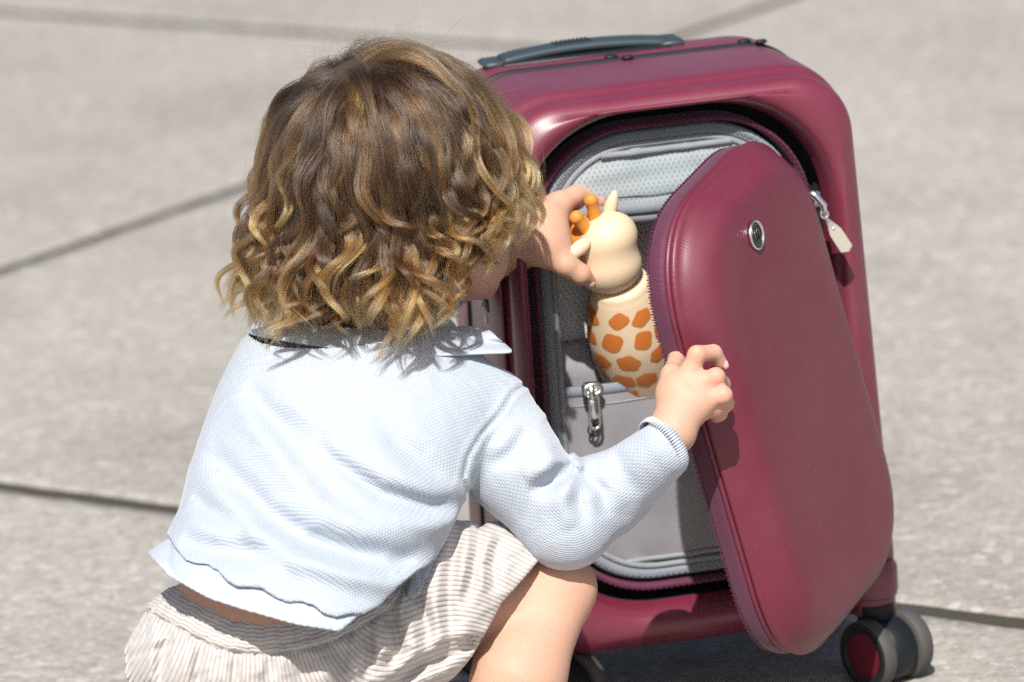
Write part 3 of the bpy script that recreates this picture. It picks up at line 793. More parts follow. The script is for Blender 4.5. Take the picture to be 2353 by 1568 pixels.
# thumb nail and finger nails that show
def nail(c, n, u, w, l, name='nail'):
    n = nrm(n); u = nrm(u-n*(u@n)); s = np.cross(n, u); mb = MB(); rows = []
    for i in range(7):
        t = -1+2*i/6; row = []
        for j in range(7):
            v_ = -1+2*j/6; ww = w*math.sqrt(max(0.02, 1-.55*abs(t)**4))
            row.append(c+u*l*t+s*ww*v_-n*(v_*v_*w*.55+t*t*l*.12))
        rows.append(row)
    mb.loft(rows, False); return mb
M_NAIL = Mat('fingernail', (.80, .50, .45), .28, Subsurface_Weight=.2, Subsurface_Scale=.004).m
def put_nail(tip, prev, r, toward):
    T, A = P(*tip), P(*prev); u = nrm(T-A); n = nrm(toward-u*(toward@u)); c = T+n*pxr(r*.93, tip[2])+u*pxr(r*.25, tip[2])
    mb = nail(c, n, u, pxr(r*.62, tip[2]), pxr(r*.62, tip[2])); v = np.array(mb.v)+PIV
    o = mesh_obj('nail', v, mb.f, M_NAIL, person); sm = o.modifiers.new('s', 'SOLIDIFY'); sm.thickness = .0008; sm.offset = 0
put_nail((1352, 643, hd_-.002), (1334, 630, hd_-.008), 16, .5*RT*.3-UP*.75-FW*.6)
put_nail(HANDR[0][3], HANDR[0][2], 17.5, RT*.8-FW*.5)
put_nail(HANDR[1][3], HANDR[1][2], 17.5, RT*.9-FW*.2)
#put_nail(HANDL[0][3], HANDL[0][2], 16.5, RT*.5+UP*.6-FW*.4)
# ------------------------------------------------------------------ knitted cardigan
def knit(name, col, row=.0022, colp=.0026, strength=.55):
    m = Mat(name, col, .85, Sheen_Weight=.35, Sheen_Roughness=.4, Subsurface_Weight=.08, Subsurface_Scale=.004)
    a = m.attr('knit', 'Vector'); sp = m.node('ShaderNodeSeparateXYZ'); m.link(a, sp.inputs[0])
    w = m.noise(70, 2); wv = m.math('MULTIPLY', m.math('SUBTRACT', w, .5), .0022)
    r = m.math('MULTIPLY', m.math('ADD', sp.outputs[1], wv), 2*math.pi/row)
    c = m.math('MULTIPLY', sp.outputs[0], 2*math.pi/colp)
    par = m.math('SINE', m.math('MULTIPLY', r, .5))
    c2 = m.math('ADD', c, m.math('MULTIPLY', m.math('SIGN', par), math.pi/2))
    rows = m.math('ABSOLUTE', par)
    st = m.math('MULTIPLY_ADD', m.math('SINE', c2), .5, .5)
    h = m.math('MULTIPLY', m.math('POWER', rows, .6), m.math('MULTIPLY_ADD', st, .55, .45))
    m.bump(h, strength, .0011)
    m.bump(m.noise(700, 3), .2, .0006)
    k = m.ramp(h, [(0, tuple(x*.82 for x in col)), (.45, col)])
    m.col(k); return m.m
M_KNIT = knit('white cotton knit', (.425, .475, .54))
m = Mat('white cotton jersey', (.43, .475, .54), .85, Sheen_Weight=.2); v = m.coord('Object')
m.bump(m.math('MULTIPLY', sine(m, v, (1, .3, .2), .0011), sine(m, v, (-.2, .3, 1), .0011)), .3, .0004); m.bump(m.noise(60, 3, vec=v), .2, .002); M_JERSEY = m.m
TN = P(893, 800, 4.462); TH0 = P(690, 1262, 4.345)
TT = nrm(TN-TH0); TLEN = np.linalg.norm(TN-TH0)
TA = nrm(RT*1.-UP*.14-FW*.22); TA = nrm(TA-TT*(TA@TT)); TB = np.cross(TA, TT)
if TB@FW > 0: TB = -TB
tk = np.array([-.3, 0, .3, .55, .8, .93, 1.03, 1.12, 1.25])
trx = np.array([300, 300, 316, 326, 330, 305, 235, 150, 110])*4.4/FPX
trY = np.array([205, 205, 208, 205, 180, 158, 130, 105, 90])*4.4/FPX
def torso(p, ins=0.):
    q = p-TH0; t = q@TT/TLEN; bend = .012*np.sin(np.clip(t, 0, 1)*math.pi)
    a = q@TA; b = q@TB-bend
    rx = np.interp(t, tk, trx)-ins; ry = np.interp(t, tk, trY)-ins
    r = np.sqrt((a/rx)**2+(b/ry)**2)+1e-9
    g = np.sqrt((a/rx**2)**2+(b/ry**2)**2)+1e-9
    d = r*(r-1)/g
    d = np.clip(d, -.08, None)
    return d, t, a, b
z5 = lambda x, y: (229.8+x*.5606, 689.3+y*.5606)
FOLDS = [([z5(*k) for k in pl], h, w) for pl, h, w in (
  ([(600, 330), (700, 480), (830, 640), (960, 770), (1120, 850), (1330, 900)], .0055, 20),
  ([(870, 600), (1000, 690), (1150, 790), (1350, 850), (1500, 835)], .0065, 17),
  ([(440, 590), (560, 740), (690, 870), (860, 970), (1060, 1030), (1240, 1055), (1420, 1030)], .0060, 22),
  ([(330, 990), (470, 1030), (640, 1040), (780, 985)], .0038, 22),
  ([(640, 880), (820, 990), (960, 1040), (1180, 1100), (1290, 1060)], .0040, 17),
  ([(1130, 470), (1220, 580), (1330, 680), (1450, 760)], .0030, 20),
  ([(700, 440), (860, 560), (960, 620)], .0030, 22),
  ([(380, 800), (450, 860), (600, 930)], .0028, 18))]
SLF = [([(1250, 960), (1290, 1010), (1300, 1065), (1250, 1110)], .004, 14), ([(1325, 1072), (1270, 1110), (1215, 1130)], .0055, 14),
       ([(1330, 1075), (1330, 1150), (1350, 1200)], .004, 16), ([(1215, 985), (1180, 1040), (1130, 1075)], .003, 15), ([(1330, 1080), (1380, 1130), (1390, 1190)], .003, 16), ([(1420, 1035), (1430, 1090), (1470, 1140)], .0018, 16)]
SEAM_PL = [(1222, 872), (1178, 905), (1150, 950), (1105, 1000), (1075, 1050), (1064, 1100), (1075, 1140)]
SLV = [((1112, 950, 4.425), 112), ((1190, 1070, 4.415), 116), ((1300, 1200, 4.415), 103), ((1400, 1135, 4.44), 88), ((1530, 1030, dE-.030), 68)]
SLW = [(P(*a), pxr(r, a[2])) for a, r in SLV]
LSL = [(P(690, 850, 4.50), pxr(110, 4.5)), (P(800, 770, 4.60), pxr(100, 4.6)), (P(960, 665, 4.66), pxr(88, 4.6)), (P(1040, 622, 4.65), pxr(80, 4.6))]
def capschain(p, ch):
    d = None
    for (a, ra), (b, rb) in zip(ch[:-1], ch[1:]):
        e = cone(p, a, b, ra, rb); d = e if d is None else smin(d, e, .012)
    return d
def foldsum(q, folds):
    s = np.zeros(len(q))
    for pl, h, w in folds:
        dd, sd, tt = polydist(q, pl); x = dd*sd
        env = np.clip(np.sin(np.clip(tt, 0, 1)*math.pi), 0, 1)**.6
        w = w*1.25; s += 1.75*h*env*(-np.exp(-(x/w)**2)+.75*np.exp(-((x-1.9*w)/(1.25*w))**2)+.35*np.exp(-((x+2.2*w)/(1.5*w))**2))
    return s
hx = np.array([300, 388, 400, 425, 450, 475, 500, 522, 545, 570, 600, 630, 660, 690, 720, 745, 775, 805, 835, 870, 920, 960, 985, 1020, 1100])
hy = np.array([1225, 1232, 1256, 1288, 1297, 1298, 1312, 1336, 1350, 1350, 1352, 1372, 1385, 1383, 1392, 1412, 1420, 1412, 1412, 1395, 1345, 1312, 1300, 1260, 1200])
CUFF_AX = nrm(P(1580, 995, dE-.02)-P(1500, 1050, dE-.035)); CUFF_C = P(1536, 1016, dE-.028)
LCUFF_AX = nrm(LSL[3][0]-LSL[2][0])
def f_card(p):
    d, t, a, b = torso(p)
    q = proj(p)
    near = np.clip((b+.02)/.04, 0, 1)
    d = d-foldsum(q[:, :2], FOLDS)*near
    sl = capschain(p, SLW); sl = sl-foldsum(q[:, :2], SLF)
    u = smin(d, sl, .012)
    dd, sd, tt = polydist(q[:, :2], SEAM_PL); u = u+.0017*np.exp(-(dd/4.5)**2)*(q[:, 2] < 4.46)-.0012*np.exp(-((dd-12)/7.)**2)*(q[:, 2] < 4.46)
    u = smin(u, capschain(p, LSL), .015)
    u = u+.0006*noise1(p@TA*90+3*noise1(p@TT*60, 3), 1)*np.clip(1, 0, 1)
    # open ends
    yh = np.interp(q[:, 0], hx, hy)
    hem_near = (q[:, 1]-yh)*q[:, 2]/FPX*.8
    hem_far = (-.01-t)*TLEN
    cut = np.where(b > -.02, hem_near, hem_far)
    far_sl = sl > d+.03
    isT = d < sl-.004
    cut = np.where(isT | (t > .15), np.where(t < .35, cut, -1), -1)
    cuff = (p-CUFF_C)@CUFF_AX; cuff = np.where(np.linalg.norm(p-CUFF_C, axis=1) < .06, cuff, -1)
    lc = (p-LSL[3][0])@LCUFF_AX; lc = np.where(np.linalg.norm(p-LSL[3][0], axis=1) < .08, lc, -1)
    neck = (t-1.17)*TLEN+.25*b-.0*a
    c = np.maximum(np.maximum(cut, cuff), np.maximum(lc, np.where((t > .7) & (np.hypot(a, b) < .075), neck, -1)))
    th_ = np.where((cut > -.012) | (cuff > -.012) | (t > .98), .0045, .02); sh = np.maximum(u, -(u+th_))
    k = .0022; hh = np.clip(.5-.5*(c-sh)/k, 0, 1)
    return c*(1-hh)+sh*hh+k*hh*(1-hh)
lo = np.minimum.reduce([TH0-.16, P(1620, 1330, 4.50), P(300, 700, 4.6), LSL[3][0]-.04]); hi = np.maximum.reduce([TN+.14, P(1620, 900, 4.55), LSL[3][0]+.06])
lo[2] = P(1300, 1480, 4.40)[2]; hi[2] = P(900, 640, 4.62)[2]; lo[0] = P(290, 1200, 4.4)[0]; hi[0] = P(1625, 1000, 4.5)[0]; lo[1] = 3.96; hi[1] = 4.66
V, F = grow(f_card, lo, hi, .0020, .010)
V = relax(V, F, 1)
def knit_coords(V):
    d, t, a, b = torso(V); sl = capschain(V, SLW); q = proj(V)
    u = np.arctan2(a, b)*.085; v_ = t*TLEN
    KT = np.stack([u, v_, np.zeros(len(V))], 1)
    pl = np.array([a[:2] for a, r in SLV]); pl = np.vstack([2*pl[0]-pl[1], pl]); fine = []
    for i in range(len(pl)-1):
        p0, p1, p2, p3 = pl[max(i-1, 0)], pl[i], pl[i+1], pl[min(i+2, len(pl)-1)]
        for tt_ in np.arange(6)/6: fine.append(.5*((2*p1)+(-p0+p2)*tt_+(2*p0-5*p1+4*p2-p3)*tt_**2+(-p0+3*p1-3*p2+p3)*tt_**3))
    fine.append(pl[-1]); fine = np.array(fine); dd, sd, tt = polydist(q[:, :2], fine)
    KS = np.stack([tt*.20, np.arcsin(np.clip(dd*sd/125, -1, 1))*125*4.42/FPX, np.zeros(len(V))], 1)
    side = (q[:, 0]-np.interp(q[:, 1], [870, 905, 950, 1000, 1050, 1100, 1400], [1222, 1178, 1150, 1105, 1075, 1064, 1085])) > 0
    return np.where((side & (sl < d+.02))[:, None], KS, KT)
CARDV = V.copy()
card = mesh_obj('cardigan', V+PIV, F, M_KNIT, person, attrs={'knit': knit_coords(V)})
# cuff ribbing: short ridges round the end of the sleeve
e1 = nrm(UP-CUFF_AX*(UP@CUFF_AX)); e2 = np.cross(CUFF_AX, e1); mb = MB()
rc = pxr(68, 4.48)
for k in range(64):
    a = 2*math.pi*k/64; dr = math.cos(a)*e1+math.sin(a)*e2
    pth = np.array([CUFF_C-CUFF_AX*.010+dr*(rc*1.03), CUFF_C-CUFF_AX*.005+dr*(rc*1.015+.0004), CUFF_C+dr*(rc*.985)])
    mb.tube(pth, (.0006, .0013, .0011), 6)
mb.v = [tuple(np.array(p_)+PIV) for p_ in mb.v]
cr = mb.build('cuff_ribbing', M_JERSEY, card); cr['kind'] = 'stuff'

# undershirt showing below the scalloped hem
ux = np.array([300, 338, 350, 390, 480, 560, 680, 779, 800, 880, 960, 990, 1100]); uy = np.array([1262, 1268, 1285, 1326, 1376, 1402, 1436, 1452, 1436, 1366, 1312, 1290, 1200])
def f_under(p):
    d, t, a, b = torso(p, .0056); q = proj(p)
    below = np.clip((q[:, 1]-np.interp(q[:, 0], hx, hy)+8)/60, 0, 1.2)
    left = np.clip((470-q[:, 0])/90, 0, 1.2)
    d = d-foldsum(q[:, :2], FOLDS)*np.clip((b+.02)/.04, 0, 1)-below*(.004+.011*left)
    yh = np.interp(q[:, 0], ux, uy)
    cut = np.where(b > -.02, (q[:, 1]-yh)*q[:, 2]/FPX*.8, (-.02-t)*TLEN)
    c = np.maximum(cut, (t-.16)*TLEN)
    return np.maximum(np.maximum(d, -(d+.0065)), c)
V, F = grow(f_under, (lo[0]-.01, 3.96, P(700, 1520, 4.3)[2]), (TH0[0]+.16, 4.52, TH0[2]+.16), .0019, .006)
V = relax(V, F, 1)
ush = mesh_obj('undershirt', V+PIV, F, M_JERSEY, person)

# collar lying over the shoulders
def sheet(rows, name, material, parent, th=.0022, sub=2):
    mb = MB(); mb.loft([[np.asarray(p_)+PIV for p_ in r] for r in rows], False); o = mb.build(name, material, parent)
    s = o.modifiers.new('sub', 'SUBSURF'); s.levels = sub; s.render_levels = sub
    k = o.modifiers.new('th', 'SOLIDIFY'); k.thickness = th; k.offset = 0
    return o
CV = proj(CARDV)
def cdepth(x, y, r=7):
    k = (np.abs(CV[:, 0]-x) < r) & (np.abs(CV[:, 1]-y) < r); return CV[k, 2].min() if k.any() else None
ix = np.array([585, 650, 720, 800, 880, 950, 1010, 1060, 1100, 1122]); iy = np.array([738, 744, 750, 755, 760, 762, 758, 750, 752, 758])
oy = np.array([770, 783, 795, 806, 814, 818, 818, 814, 812, 811]); ox = np.array([572, 645, 716, 798, 880, 955, 1022, 1085, 1142, 1182])
rows = []
for t in np.linspace(0, 1, 7):
    row = []
    for k in range(10):
        x, y = ix[k]+(ox[k]-ix[k])*t, iy[k]+(oy[k]-iy[k])*t
        dd = cdepth(x, max(y, 796 if x < 1150 else 840)); dd = 4.40 if dd is None else dd
        up_ = max(0, (820-y))/60.
        lift_ = .003+.0025*math.sin(t*math.pi)+(.010 if k == 9 else .004 if k == 8 else 0)*t
        row.append((x, y, dd-lift_+up_*.030))
    rows.append(row)
arr = np.array(rows); 
for _ in range(3): arr[:, 1:-1, 2] = .5*arr[:, 1:-1, 2]+.25*(arr[:, :-2, 2]+arr[:, 2:, 2])
sheet([[P(*k) for k in r] for r in arr], 'collar', M_JERSEY, person, th=.0016, sub=2)

# ------------------------------------------------------------------ corduroy shorts
def cord():
    m = Mat('beige corduroy', (.58, .52, .475), .9, Sheen_Weight=.5, Sheen_Roughness=.4)
    r = m.attr('rib'); w = m.math('MULTIPLY', m.math('SUBTRACT', m.noise(90, 3), .5), .9)
    s = m.math('MULTIPLY_ADD', m.math('SINE', m.math('MULTIPLY_ADD', r, 2*math.pi, w)), .5, .5)
    h = m.math('POWER', s, .32)
    m.bump(h, .55, .0016); m.bump(m.noise(450, 3), .25, .0008)
    c = m.ramp(s, [(0, (.34, .29, .265)), (.06, (.45, .41, .385)), (.18, (.545, .51, .485))])
    n = m.noise(26, 4); c = m.mix(m.math('MULTIPLY', n, .35), c, (.43, .39, .36), 'MIX')
    sp = m.ramp(m.noise(34, 2, .4), [(.72, (0, 0, 0)), (.78, (1, 1, 1))])
    m.col(m.mix(m.math('MULTIPLY', sp, .25), c, (.60, .42, .22))); return m.m
M_CORD = cord()
BAND_T = [(372, 1332), (420, 1348), (500, 1378), (600, 1400), (700, 1410), (790, 1390), (880, 1330), (960, 1260)]
BAND_B = [(330, 1392), (350, 1412), (440, 1462), (500, 1490), (560, 1504), (640, 1502), (700, 1494), (780, 1470), (840, 1436), (900, 1400), (930, 1350)]
SFOLD = [([(930, 1335), (965, 1390), (985, 1450), (975, 1500)], .008, 14), ([(870, 1400), (905, 1440), (915, 1500), (890, 1540)], .007, 13),
         ([(1105, 1190), (1098, 1260), (1085, 1330), (1060, 1400)], .007, 12), ([(1065, 1205), (1040, 1290), (1030, 1390), (1035, 1470), (985, 1530)], .007, 13),
         ([(1150, 1225), (1130, 1300), (1135, 1360)], .006, 12), ([(1215, 1500), (1090, 1480), (1040, 1500), (920, 1560)], .005, 13), ([(700, 1500), (690, 1540), (700, 1600)], .005, 14),
         ([(620, 1506), (626, 1560)], .005, 10), ([(545, 1505), (540, 1545), (550, 1600)], .005, 10), ([(470, 1480), (455, 1530), (450, 1600)], .005, 11), ([(395, 1440), (375, 1500), (365, 1580)], .005, 11),
         ([(770, 1480), (785, 1530), (770, 1600)], .006, 13), ([(835, 1445), (850, 1500), (830, 1570)], .005, 12), ([(990, 1500), (960, 1530), (880, 1600)], .006, 12)]
HEM_PL = [(1256, 1272), (1238, 1290), (1205, 1330), (1155, 1385), (1120, 1450), (1085, 1510), (1035, 1570), (990, 1640), (940, 1720)]
SH_R = frame_from(UP, -FW)
RCN = P(585, 1520, 4.36)
def f_shorts(p):
    q = proj(p); xy = q[:, :2]
    d = ell(p, RCN, SH_R, np.array([300, 250, 185])*4.35/FPX)
    d = smin(d, ell(p, P(610, 1440, 4.36), SH_R, np.array([268, 225, 125])*4.35/FPX), .02)
    th1 = cone(p, P(730, 1490, 4.365), P(1160, 1365, 4.428), pxr(190, 4.37), pxr(128, 4.43))
    th1 = smin(th1, cone(p, P(1010, 1330, 4.40), P(1140, 1310, 4.44), pxr(140, 4.4), pxr(108, 4.43)), .02)
    d = smin(d, th1, .02)
    d = smin(d, cone(p, P(570, 1480, 4.40), P(690, 1440, 4.60), pxr(170, 4.4), pxr(125, 4.6)), .03)
    near = (q[:, 2] < 4.46)
    # waistband and its gathers
    bt, _, _ = polydist(xy, BAND_B)
    db, sb, tb_ = polydist(xy, BAND_B)
    below = db*sb
    d = d+.0035*np.exp(-(db/5.5)**2)*near
    inb = (below < 0) & near
    d = d-np.where(inb, .0016, 0)*np.clip(-below/8, 0, 1)-np.where(inb, .0012*noise1(tb_*95, 5), 0)
    g = np.where((below > 0) & near, np.exp(-below/55.), 0)*(xy[:, 0] < 930)
    d = d-.0030*g*noise1(xy[:, 0]*.085+.01*xy[:, 1], 2)
    d = d-foldsum(xy, SFOLD)*near*.7
    d = d-.0014*noise1(xy[:, 0]*.03+xy[:, 1]*.05+2*noise1(xy[:, 1]*.02, 8), 4)*near
    # ends: waist plane and leg hems
    dt, st, _ = polydist(xy, BAND_T)
    waist = (-(xy[:, 1]-np.interp(xy[:, 0], [k[0] for k in BAND_T], [k[1] for k in BAND_T])))*q[:, 2]/FPX
    wq = (p-P(640, 1395, 4.345))@TT
    w = np.where(near & (xy[:, 0] < 960) & ((p-P(640, 1395, 4.345))@TB > -.01), waist, np.where(xy[:, 0] < 780, wq-.01, -1))
    hx_ = np.interp(xy[:, 1], [k[1] for k in HEM_PL], [k[0] for k in HEM_PL])
    hem = (xy[:, 0]-hx_)*.75*q[:, 2]/FPX
    kn = (p-P(640, 1455, 4.52))@nrm(P(690, 1440, 4.60)-P(570, 1480, 4.40))
    c = np.maximum(np.maximum(hem, w), np.where(q[:, 2] > 4.5, kn-.03, -1))
    sh = np.maximum(d, -(d+np.where(np.abs(np.minimum(-hem, -w)) < .012, .005, .03))); k = .003; hh = np.clip(.5-.5*(c-sh)/k, 0, 1)
    return c*(1-hh)+sh*hh+k*hh*(1-hh)
V, F = grow(f_shorts, (P(265, 1500, 4.3)[0], 3.95, P(700, 1800, 4.33)[2]), (P(1275, 1300, 4.4)[0], 4.66, P(1100, 1150, 4.45)[2]), .0020, .014)
V = relax(V, F, 1)
q = proj(V); x, y = q[:, 0], q[:, 1]
db, sb, tb_ = polydist(q[:, :2], BAND_B); below = db*sb
FIELDS = [((380, 1500), (1, .55)), ((520, 1540), (1, .12)), ((660, 1540), (1, -.10)), ((780, 1530), (.85, -.5)), ((840, 1490), (.55, -.85)), ((900, 1560), (-.30, -1)), ((1000, 1470), (-.22, -1)), ((1080, 1540), (-.2, -1)), ((1010, 1330), (-.10, -1)), ((1100, 1240), (.3, -1)), ((1190, 1290), (.45, -1)), ((1170, 1360), (.75, -1)), ((1120, 1420), (.35, -1))]
# integrate the stripe direction field approximately: weighted planes, levels chained along the list
lev = [0.]
for (c0, n0), (c1, n1) in zip(FIELDS[:-1], FIELDS[1:]):
    n0, n1 = nrm(n0), nrm(n1); s = 1 if n0@n1 > 0 else 1
    lev.append(lev[-1]+.5*((n0+n1)@(np.array(c1)-np.array(c0))))
W_ = 0; U_ = 0
for (c0, n0), l0 in zip(FIELDS, lev):
    w = np.exp(-((x-c0[0])**2+(y-c0[1])**2)/(2*85.**2))+1e-9
    U_ = U_+w*(l0+(np.stack([x, y], 1)-np.array(c0))@nrm(n0)); W_ = W_+w
ribu = U_/W_
ribw = np.where(below < 0, below+3*noise1(tb_*60, 6), 0)
inband = (below < 0) & (x < 925) & (q[:, 2] < 4.46) & (y < 1510)
rib = np.where(inband, ribw/9.6, ribu/10.6)
shorts = mesh_obj('shorts', V+PIV, F, M_CORD, person, attrs={'rib': rib})
# turned-out pocket corner
M_PLINE = Mat('pocket lining', (.60, .52, .47), .85).m
SV = proj(V)
def sdepth(x, y, r=9):
    k = (np.abs(SV[:, 0]-x) < r) & (np.abs(SV[:, 1]-y) < r); return SV[k, 2].min() if k.any() else 4.33
# shoes
M_SHOE = Mat('white canvas', (.74, .74, .73), .8).m
for ax_, nm in ((((1075, 1800, 4.40), (1215, 1812, 4.50)), 'shoe'), (((300, 1680, 4.62), (450, 1640, 4.70)), 'shoe')):
    a, b = P(*ax_[0]), P(*ax_[1]); a[2] = b[2] = .0; f = nrm(b-a); s = np.array([-f[1], f[0], 0]); rows = []
    for t, hw, hh in ((-.03, .008, .03), (-.026, .022, .045), (-.01, .027, .055), (.02, .028, .055), (.05, .030, .042), (.08, .033, .034), (.1, .028, .028), (.112, .016, .02), (.116, .004, .012)):
        c = a+f*t; an = np.arange(20)/20*2*math.pi
        rows.append([c+s*hw*np.sign(math.cos(k))*abs(math.cos(k))**.7+EZ*(hh*.5+hh*.5*np.sign(math.sin(k))*abs(math.sin(k))**.7) for k in an])
    mb = MB(); mb.loft(rows, True, True, True); mb.v = [tuple(np.array(p_)+PIV) for p_ in mb.v]; mb.build(nm, M_SHOE, person)
# ------------------------------------------------------------------ hair
def hairmat():
    m = bpy.data.materials.new('light brown hair'); m.use_nodes = True; t = m.node_tree; n = t.nodes; n.clear()
    out = n.new('ShaderNodeOutputMaterial'); h = n.new('ShaderNodeBsdfHairPrincipled'); h.model = 'CHIANG'; h.parametrization = 'COLOR'
    h.inputs['Roughness'].default_value = .24; h.inputs['Radial Roughness'].default_value = .45; h.inputs['Random Roughness'].default_value = .2
    ri = n.new('ShaderNodeHairInfo'); at = n.new('ShaderNodeAttribute'); at.attribute_name = 'tint'
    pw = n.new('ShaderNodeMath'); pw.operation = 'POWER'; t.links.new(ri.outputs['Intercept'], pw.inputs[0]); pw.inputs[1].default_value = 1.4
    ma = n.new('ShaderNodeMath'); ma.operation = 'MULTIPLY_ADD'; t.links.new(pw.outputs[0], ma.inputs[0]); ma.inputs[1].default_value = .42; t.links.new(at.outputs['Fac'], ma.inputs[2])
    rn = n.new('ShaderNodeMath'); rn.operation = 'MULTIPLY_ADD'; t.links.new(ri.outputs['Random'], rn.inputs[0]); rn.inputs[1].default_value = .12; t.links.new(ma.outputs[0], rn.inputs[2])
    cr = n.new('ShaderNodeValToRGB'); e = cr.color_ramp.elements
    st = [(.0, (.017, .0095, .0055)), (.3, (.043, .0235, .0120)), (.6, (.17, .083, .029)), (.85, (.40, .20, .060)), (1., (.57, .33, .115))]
    while len(e) < len(st): e.new(.5)
    for k, (p_, c) in zip(e, st): k.position = p_; k.color = (*c, 1)
    t.links.new(rn.outputs[0], cr.inputs[0]); t.links.new(cr.outputs[0], h.inputs['Color']); t.links.new(h.outputs[0], out.inputs[0]); return m
M_HAIR = hairmat()
SK = pxr(224, 4.455)
HCC = HC+.09*SK*RT-.07*SK*UP+.10*SK*FW          # centre of the hair volume, over the elongated skull
WH = nrm(-.40*RT+.80*UP-.44*FW)                  # crown whorl
FACE = nrm(.62*RT-.42*UP+.66*FW)
DOWN = np.array([0, 0, -1.])
hr = np.random.default_rng(21)
def is_scalp(n):
    return (n@FACE < .52) and (n@nrm(-UP*.9+FW*.25) < .62)
dirs = []
k = 0; NG = 520
for i in range(NG):
    z = 1-2*(i+.5)/NG; a = i*2.399963; r = math.sqrt(1-z*z); nvec = np.array([r*math.cos(a), r*math.sin(a), z])
    if is_scalp(nvec): dirs.append(nrm(nvec+hr.normal(size=3)*.03))
dirs = np.array(dirs); hr.shuffle(dirs)
# skull support radius in direction n (capsule shaped skull)
SA, SB = HC, P(930, 392, 4.445)
def surf(n):
    # ray from HCC along n to the skull capsule of radius SK
    lo_, hi_ = 0., .2
    for _ in range(18):
        mid = (lo_+hi_)/2; p_ = HCC+n*mid; ba = SB-SA; h = min(1, max(0, (p_-SA)@ba/(ba@ba)))
        if np.linalg.norm(p_-SA-h*ba) < SK: lo_ = mid
        else: hi_ = mid
    return lo_
ENDX = [480, 560, 640, 720, 800, 880, 960, 1010, 1060, 1110, 1150, 1200, 1300]
ENDY = [655, 708, 755, 748, 725, 738, 790, 735, 625, 550, 512, 490, 475]
guides = []
for gi, n0 in enumerate(dirs):
    n = n0.copy(); s = 0.; pts = []; swirl = .22
    lift = hr.uniform(.004, .012)+.012*max(0, float(n0@nrm(-RT*.9-UP*.5))); vol = hr.uniform(0, 1)
    w_ang = math.acos(np.clip(n0@WH, -1, 1))
    pos = HCC+n*surf(n); pts.append(pos.copy()); vel = None
    out_b = hr.uniform(.0, .4)+.12*max(0, float(n0@-RT))+.30*max(0, float(n0@-FW)); dz = hr.normal()*26+5 if (hr.random() < .74 or n0@RT > .35) else -abs(hr.normal())*90
    mode = 0; zs = None
    for it in range(60):
        ds = .006
        away = -(WH-n*(n@WH)); away = away/(np.linalg.norm(away)+1e-6)
        g = DOWN-n*(n@DOWN); sw = np.cross(n, WH); sw = sw/(np.linalg.norm(sw)+1e-6)
        part = (n@RT > .1)
        t_ = nrm(away*(.9 if it < 8 else .45)+g*(.25 if it < 8 else .7)+sw*swirl*(1 if it < 6 else .3)+hr.normal(size=3)*.05)
        rel = pos-HCC; side = n@DOWN
        if mode == 0:
            n = nrm(n+t_*ds/np.linalg.norm(rel))
            l = lift*min(1, (it+1)/5)+(.008+.016*max(0, float(n@-RT)))*max(0, side+.35)+.004*vol
            new = HCC+n*(surf(n)+l)
            if side > .18: mode = 1
            vel = nrm(new-pos) if it else t_
            pos = new
        else:
            outw = nrm(rel-DOWN*(rel@DOWN))
            vel = nrm(vel*.72+(DOWN*.9+outw*(out_b-.12))*.28); pos = pos+vel*ds
        pts.append(pos.copy())
        pp = proj(pos)
        yend = np.interp(pp[0], ENDX, ENDY)+dz
        if pp[1] > yend: break
    pts = np.array(pts)
    if len(pts) < 6: continue
    guides.append(pts)
def resamp(p_, m_):
    s = np.r_[0, np.cumsum(np.linalg.norm(np.diff(p_, axis=0), axis=1))]; t = np.linspace(0, s[-1], m_)
    return np.stack([np.interp(t, s, p_[:, i]) for i in range(3)], 1), s[-1]
NP_ = 40
allp = []; alltint = []; allrad = []
def smooth(p_, it=3):
    for _ in range(it): p_[1:-1] = .5*p_[1:-1]+.25*(p_[:-2]+p_[2:])
    return p_
